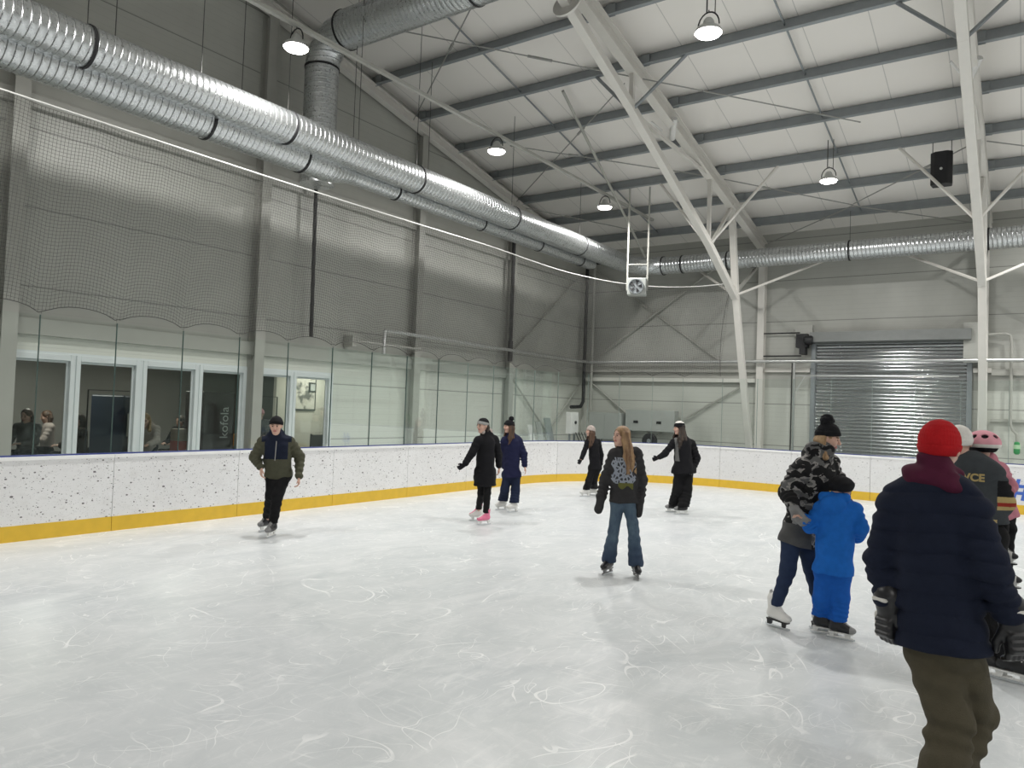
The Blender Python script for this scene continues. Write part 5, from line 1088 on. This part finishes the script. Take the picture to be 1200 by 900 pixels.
# ---- 7 camouflage jacket
o, J, c, fd, u = person('woman_camo', 'person in grey camouflage jacket and black pompom hat guiding the child in blue', face=(.90, -.10, -.22), up=(.12, 0, 1), s=.96, hs=1.0, body_h=.005, hands={'A': ((.55, -.2, -.75), (.4, .9, 0), -1, .7, .70), 'B': ((.5, -.5, -.6), (0, -1, 0), 1, .6)})
def f(F):
    arm(F, J, 'A', (.090, .084, .056), 1, (.006, 4)); arm(F, J, 'B', (.085, .078, .056), 1, (.006, 4)); N, m, ax = torso(F, J, 1, .175, .168, .165, .06, (.6, -.8, 0), .82, shr=.085)
    F.cap(A3(J['neck'])-UP*.04, A3(J['neck'])+A3((.02, -.01, .03)), .095, .09, .03); F.cap(A3(J['neck'])+A3((-.10, .04, -.03)), A3(J['neck'])+A3((-.07, -.05, .02)), .065, .07, .04)
def mf(P): x, y, z = P.T; return np.where((z < J['hipA'][2]+.14) & (x < .12), 1, 0)
garment('winter_jacket', J, [M['camo'], M['grey_coat']], o, f, h=.0065, matfn=mf, crump=(.006, 24, 9))
garment('jeans', J, M['denim_dark'], o, lambda F: (lower(F, J, (.088, .068, .052), 1, None, .004, hipr=.11), F.plane((0, 0, .2), (0, 0, -1))), h=.0065, crump=(.003, 34, 5), zr=(.15, 1.15))
beanie(o, c, fd, u, 1.0, 'black_cloth', pom=.058, low=.026, pdir=(0, -.30, 1), puff=1.12); hair_long('hair', M['hair_fair'], o, c, fd, u, .94, .20, 12, 84, .07)
F = Field(A3(J['wrA'])-.26, A3(J['wrA'])+.24, .005); add_hand(F, J['wrA'], (.55, -.2, -.75), (.4, .9, 0), -1, 1.15, .7, .008); F.cap(J['wrA'], lerp(J['wrA'], J['elA'], .3), .044, .052, .01); sdf_obj('glove', F, M['grey_glove'], o)
make_skate(o, J['anA'], fdir(.75, .60), .95, 'boot_white', 'boot_white', 'boot_black', lace='white', hockey=False); make_skate(o, J['anB'], fdir(.85, .3), .95, 'boot_white', 'boot_white', 'boot_black', hockey=False)

# ---- 8 child in blue
o, J, c, fd, u = person('boy_blue', 'child in bright blue hooded snowsuit and black beret seen from behind', face=(.75, .65, -.05), s=.75, hs=.88, hands={'A': ((-.6, -.4, .3), (0, 0, -1), 1, .6, .9), 'B': ((-.4, .6, .1), (0, 0, -1), -1, .6, .9)})
def f(F):
    arm(F, J, 'A', (.068, .062, .048), 1, (.005, 3)); arm(F, J, 'B', (.070, .062, .048), 1, (.005, 3)); torso(F, J, 1, .145, .150, .158, .03, (0, -1, 0), .78, shr=.07)
    F.cap(A3(J['neck'])-UP*.02, A3(J['neck'])+UP*.02, .085, .085, .02); F.ell(A3(J['neck'])+A3((-.04, -.085, -.03)), (.105, .06, .085), None, .018); F.cap(A3(J['neck'])+A3((-.12, -.03, .03)), A3(J['neck'])+A3((.05, -.05, .035)), .045, .045, .015)
g_ = garment('snow_jacket', J, M['blue'], o, f, h=.0055, crump=(.0035, 30, 11))
garment('snow_trousers', J, M['blue_pants'], o, lambda F: (lower(F, J, (.088, .080, .076), 1, None, .005, hipr=.118), F.plane((0, 0, .165), (0, 0, -1))), h=.0055, crump=(.004, 30, 12), zr=(.12, .9))
F = Field(c-.25, c+.25, .005); F.ell(c+A3((.01, 0, .045)), (.105, .112, .068), None, 0); F.cap(c+A3((-.01, 0, .0)), c+A3((.0, 0, .03)), .086, .092, .03); F.plane(c+A3((0, 0, -.01)), (0, 0, -1), k=.01); F.disp(crumple(.003, 40, 2)); sdf_obj('beret', F, M['black_cloth'], o)
make_skate(o, J['anA'], fdir(.95, .15), .82, 'boot_black', 'boot_grey', 'white', lace='grey_knit'); make_skate(o, J['anB'], fdir(.97, .2), .82, 'boot_black', 'boot_grey', 'white', lace='grey_knit')

# ---- 9 man in red hat
o, J, c, fd, u = person('man_red', 'person in red knit hat, maroon hood, navy puffer jacket and black hockey gloves', face=(.25, .95, -.12), s=1.0, hs=1.06, body_h=.006, hands={'A': ((0, 0, -1), (.6, .8, 0), 1, .5, .72), 'B': ((.12, -.1, -1), (-.5, .85, 0), -1, .5, .72)})
def f(F):
    for X in 'AB': arm(F, J, X, (.082, .075, .052), 1, (.004, 4.0), k=.05)
    torso(F, J, 1, .176, .170, .186, .015, (.15, -1, 0), .76, k=.06, shr=.085)
    F.disp(lambda P: -.017*np.abs(np.sin(np.pi*(P[:, 2]+.10*np.abs(P[:, 0]-.0))/.098))**.5, .04)
g_ = garment('puffer_jacket', J, M['navy_puff'], o, f, h=.006, crump=(.003, 26, 13))
def f(F):
    n = A3(J['neck']); F.cap(n+A3((-.085, -.03, -.03)), n+A3((.070, -.04, -.06)), .066, .064, .03); F.cap(n+A3((-.09, .03, -.02)), n+A3((.075, .04, -.03)), .060, .056, .03); F.cap(n+A3((-.03, -.06, -.02)), n+A3((.05, -.07, -.05)), .062, .062, .03); F.cap(n-UP*.02, n+A3((0, 0, .06)), .080, .082, .03)
    F.disp(lambda P: .006*np.sin(P[:, 2]*70+P[:, 0]*24))
garment('hood', J, M['maroon'], o, f, h=.006, crump=(.003, 30, 14), zr=(1.4, 2))
def f(F):
    lower(F, J, (.118, .100, .100), 1, None, .012, hipr=.118, front=(.3, -1, 0)); [F.cap(A3(J['an'+X])+UP*.10, A3(J['an'+X])-UP*.06, .104, .104, .03) for X in 'AB']
garment('trousers', J, M['khaki'], o, f, h=.006, crump=(.006, 26, 15), zr=(.17, 1.2))
beanie(o, c, fd, u, 1.06, 'red', low=-.022, tilt=.12, puff=1.08, h=.0048)
def hockey_glove(J, X, d, pn, side, sc=1.):
    w = A3(J['wr'+X]); d = nrm(d); pn = nrm(A3(pn)-d*float(A3(pn)@d)); t = np.cross(d, pn)*side; F = Field(w-.30, w+.30, .006)
    F.cap(w-d*.02, w+d*.05, .062, .052, .01, F=pn, q=.8); F.cap(w-d*.055, w-d*.01, .078, .064, .01, F=pn, q=.85); F.box(w+d*.095-pn*.012, (.052, .055, .030), (t, d, pn), .018, .012)
    for x, L in ((.036, .070), (.012, .078), (-.012, .074), (-.036, .062)):
        b_ = w+d*.135+t*x-pn*.010; p1 = b_+(d*.75+pn*.5)*L*.55; p2 = p1+(d*.25+pn*.95)*L*.55; F.cap(b_, p1, .0165, .0155, .004); F.cap(p1, p2, .0155, .013, .004)
    F.cap(w+d*.04+t*.045, w+d*.095+t*.075+pn*.02, .024, .020, .01); F.cap(w+d*.095+t*.075+pn*.02, w+d*.135+t*.07+pn*.04, .020, .016, .006)
    for q_ in (.062, .094, .126): F.cap(w+d*q_-pn*.040+t*.034, w+d*q_-pn*.040-t*.034, .012, .012, .003)
    g = sdf_obj('hockey_glove', F, M['boot_black'], o)
    F = Field(w-.3, w+.3, .006); F.cap(w+d*.04-t*.050-pn*.018, w+d*.145-t*.050-pn*.014, .016, .013, .004); sdf_obj('side_panel', F, M['white_knit'], g)
    F = Field(w-.3, w+.3, .006); F.cap(w-d*.045-pn*.060+t*.03, w-d*.045-pn*.060-t*.035, .014, .014, .004, F=d, q=.8); sdf_obj('cuff_panel', F, M['white_knit'], g)
hockey_glove(J, 'A', (.0, .0, -1), (.6, .8, 0), 1); hockey_glove(J, 'B', (.12, -.1, -1), (-.5, .85, 0), -1)
make_skate(o, J['anA'], fdir(.3, -.9), 1.0, 'boot_black', 'boot_black', 'white', lace='dark'); make_skate(o, J['anB'], fdir(.35, -.9), 1.0, 'boot_black', 'boot_black', 'white', lace='dark')

# ---- 10 adult in hockey jersey
o, J, c, fd, u = person('adult_jersey', 'person in dark hockey jersey with gold cuff stripes carrying a child in pink helmet', face=(.1, 1, -.1), s=1.0, hands={'A': ((.6, .4, .2), (0, 0, 1), 1, .4), 'B': ((-.6, .6, .1), (0, -.2, 1), -1, .4)})
def f(F):
    arm(F, J, 'A', (.085, .080, .060), 1, (.005, 4)); arm(F, J, 'B', (.090, .088, .070), 1, (.005, 4)); torso(F, J, 1, .185, .178, .175, -.09, (0, -1, 0), .74, shr=.085)
def mf(P):
    x, y, z = P.T; m = np.zeros(len(P)); hb = J['hipB'][2]+.09; m[(z < hb+.055) & (z > hb+.015) & (x < -.0)] = 1
    E, W = A3(J['elB']), A3(J['wrB']); S = A3(J['shB']); q = (x > S[0]+.035); m[q & (z < S[2]-.04)] = 3; m[q & (z < E[2]+.045)] = 1; m[q & (z < E[2]-.0)] = 2; m[q & (z < E[2]-.03)] = 1; m[q & (z < E[2]-.055)] = 0
    return m
g_ = garment('hockey_jersey', J, [M['jersey'], M['gold'], M['jersey_red'], M['black_cloth']], o, f, h=.007, matfn=mf, crump=(.005, 22, 16))
text_mesh('name_lettering', 'IVCE', .076, M['gold'], .002, .003, Matrix.Translation((-.282, -.132, J['neck'][2]-.158)) @ Matrix.Rotation(PI/2, 4, 'X'), g_)
F = Field(A3(J['neck'])-.22, A3(J['neck'])+.2, .006); n = A3(J['neck']); F.cap(n+A3((-.09, 0, -.05)), n+A3((.10, 0, -.07)), .045, .045, .02); sdf_obj('collar', F, M['black_cloth'], o)
garment('trousers', J, M['black_pants'], o, lambda F: lower(F, J, (.105, .085, .075), 1, A3(J['hipA'])+A3((.05, 0, .12)), .006), zr=(.17, 1.3))
beanie(o, c, fd, u, 1.02, 'white_knit', low=-.01, tilt=.15); make_skate(o, J['anA'], fdir(.8, .0), 1.05, 'boot_black', 'boot_grey', 'white'); make_skate(o, J['anB'], fdir(.95, .25), 1.05, 'boot_black', 'boot_black', 'white', lace='white')

# ---- 11 carried child
o, J, c, fd, u = person('child_pink', 'small child in pink helmet and pink jacket carried on the jersey wearer', face=(-.55, .75, 0), s=.55, hs=.82, hands={'A': ((-.9, -.1, -.2), (0, 0, -1), 1, .5, .9), 'B': ((-.8, -.3, 0), (0, 0, -1), -1, .5, .9)})
def f(F):
    arm(F, J, 'A', (.058, .052, .042), 1, (.004, 3)); arm(F, J, 'B', (.064, .058, .044), 1, (.004, 3)); torso(F, J, 1, .105, .110, .112, .03, (-.3, 1, 0), .85, shr=.055); F.cap(A3(J['neck'])-UP*.02, A3(J['neck'])+UP*.02, .07, .07, .02)
garment('pink_jacket', J, M['pink'], o, f, h=.006, pad=.2, crump=(.004, 32, 17))
garment('trousers', J, M['black_pants'], o, lambda F: lower(F, J, (.062, .055, .050), 1, None, .003, hipr=.085), h=.006, zr=(.5, 1.5))
r = np.cross(fd, u); F = Field(c-.26, c+.26, .005); F.ell(c+u*.035-fd*.008, (.118, .135, .105), (r, fd, u), 0); F.plane(c+u*.005, -u, k=.01)
for k in range(8):
    a = k*PI/4+.3; dv = r*math.cos(a)+fd*math.sin(a)*1.1; F.ell(c+dv*.092+u*.088, (.026, .026, .018), (r, fd, u), .006, 'sub')
hm = sdf_obj('helmet', F, [M['pink_helmet'], M['white_knit']], o, lambda P: (((P-c)@u) < .035).astype(int))
F = Field(c-.26, c+.26, .005); F.ell(c+u*.035-fd*.008, (.104, .120, .096), (r, fd, u), 0); F.plane(c+u*-.03, -u, k=.01); F.plane(c+u*.105, u, k=.01); sdf_obj('helmet_liner', F, M['black_cloth'], hm)
make_skate(o, J['anA'], fdir(.8, .2), .6, 'boot_white', 'boot_black', 'white'); make_skate(o, J['anB'], fdir(.9, .1), .6, 'boot_white', 'boot_black', 'white')

# ---- lounge people
def seated(key, label, x, y, z, rz, jacket, hat=None, hair='hair_brown', lean=0., s=.95):
    J = dict(hipA=(-.09, 0, 0), hipB=(.09, 0, 0), knA=(-.12, -.42, .02), knB=(.12, -.42, .02), anA=(-.12, -.44, -.40), anB=(.12, -.44, -.40), neck=(0, -lean, .52), shA=(-.17, -lean, .46), shB=(.17, -lean, .46),
             elA=(-.22, -.12-lean, .22), elB=(.22, -.12-lean, .22), wrA=(-.12, -.34-lean, .20), wrB=(.12, -.34-lean, .20), head=(0, -.04-lean*1.2, .66))
    POSES[key] = ((x, y), rz, J)
    o, J, c, fd, u = person(key, label, None, face=(0, -1, -.25), s=s, body_h=.012, hands={'A': ((.4, -.8, 0), (0, 0, -1), 1, .4), 'B': ((-.4, -.8, 0), (0, 0, -1), -1, .4)}); o.location = (x, y, z)
    def f(F):
        for X in 'AB': arm(F, J, X, (.07, .062, .048), 1)
        torso(F, J, 1, .155, .15, .15, .04, (0, -1, 0), .75)
    garment('jumper', J, M[jacket], o, f, h=.012, crump=None); garment('trousers', J, M['black_pants'], o, lambda F: lower(F, J, (.085, .065, .055), 1), h=.012, crump=None)
    if hat: beanie(o, c, fd, u, 1., hat, low=.02, h=.01)
    else: hair_long('hair', M[hair], o, c, fd, u, .97, .20, 3, 80, .08, h=.010)
    b = empty('stool', (x+.0, y, .02)); tag(b, 'low stool under the ' + label.split(' seated')[0], 'stool')
    q = MB(); q.lathe([(.17, z-.18), (.18, z-.16), (.17, z-.125)], 16); q.build('seat', M['dark'], b); q = MB(); q.tube([(0, 0, 0), (0, 0, z-.17)], .03, 8); q.lathe([(.16, 0), (.15, .02)], 16); q.build('stool_base', M['galv'], b)
    return o
seated('l1', 'person in pale blue top seated behind the first lounge window', -14.3, 6.0, .80, .6, 'scarf_grey')
seated('l2', 'dark-haired person in brown top seated at the end of the first lounge table', -14.4, 6.95, .72, -.4, 'brown_fur', None, 'hair_dark')
seated('l3', 'dark-haired person in black seated behind the third lounge window', -14.9, 9.25, .70, .3, 'black_cloth', None, 'hair_dark')
seated('l6', 'person in reddish top seated deep in the lounge behind the second window', -15.9, 8.25, .70, .5, 'maroon', None, 'hair_dark')
seated('l7', 'person in beige top seated deep in the lounge behind the first window', -15.8, 7.0, .74, -.2, 'beige', None, 'hair_brown')
seated('l4', 'person in pink cap seated behind the fifth lounge window', -13.8, 10.40, .90, .9, 'charcoal', 'pink_helmet')
POSES['l5'] = ((-13.55, 7.75), .9, dict(hipA=(-.08, 0, .93), hipB=(.08, 0, .93), knA=(-.09, -.04, .50), knB=(.09, -.02, .50), anA=(-.10, 0, .10), anB=(.10, 0, .10), neck=(0, -.30, 1.32), shA=(-.17, -.26, 1.27), shB=(.17, -.26, 1.27),
               elA=(-.20, -.42, 1.06), elB=(.20, -.42, 1.06), wrA=(-.10, -.62, 1.0), wrB=(.10, -.62, 1.0), head=(0, -.42, 1.44)))
o, J, c, fd, u = person('l5', 'person in cream hooded top leaning over the table behind the third lounge window', None, face=(0, -1, -.4), s=.95, body_h=.012, hands={'A': ((.2, -1, 0), (0, 0, -1), 1, .4), 'B': ((-.2, -1, 0), (0, 0, -1), -1, .4)})
def f(F):
    for X in 'AB': arm(F, J, X, (.075, .068, .05), 1)
    torso(F, J, 1, .165, .16, .15, .04, (0, -1, 0), .75); F.cap(A3(J['neck'])+A3((-.06, .08, .02)), A3(J['neck'])+A3((.06, .08, .02)), .07, .07, .03)
garment('hooded_top', J, M['beige'], o, f, h=.010, crump=(.004, 30, 3)); garment('trousers', J, M['black_pants'], o, lambda F: lower(F, J, (.085, .065, .06), 1), h=.012, crump=None); hair_long('hair', M['hair_fair'], o, c, fd, u, .97, .22, 3, 90, .08, h=.010)
for X in 'AB':
    F = Field(A3(J['an'+X])-.2, A3(J['an'+X])+.25, .01); a = A3(J['an'+X]); F.cap(a-UP*.04, a+A3((0, -.14, -.05)), .04, .032, .02); sdf_obj('shoe', F, M['black_cloth'], o)
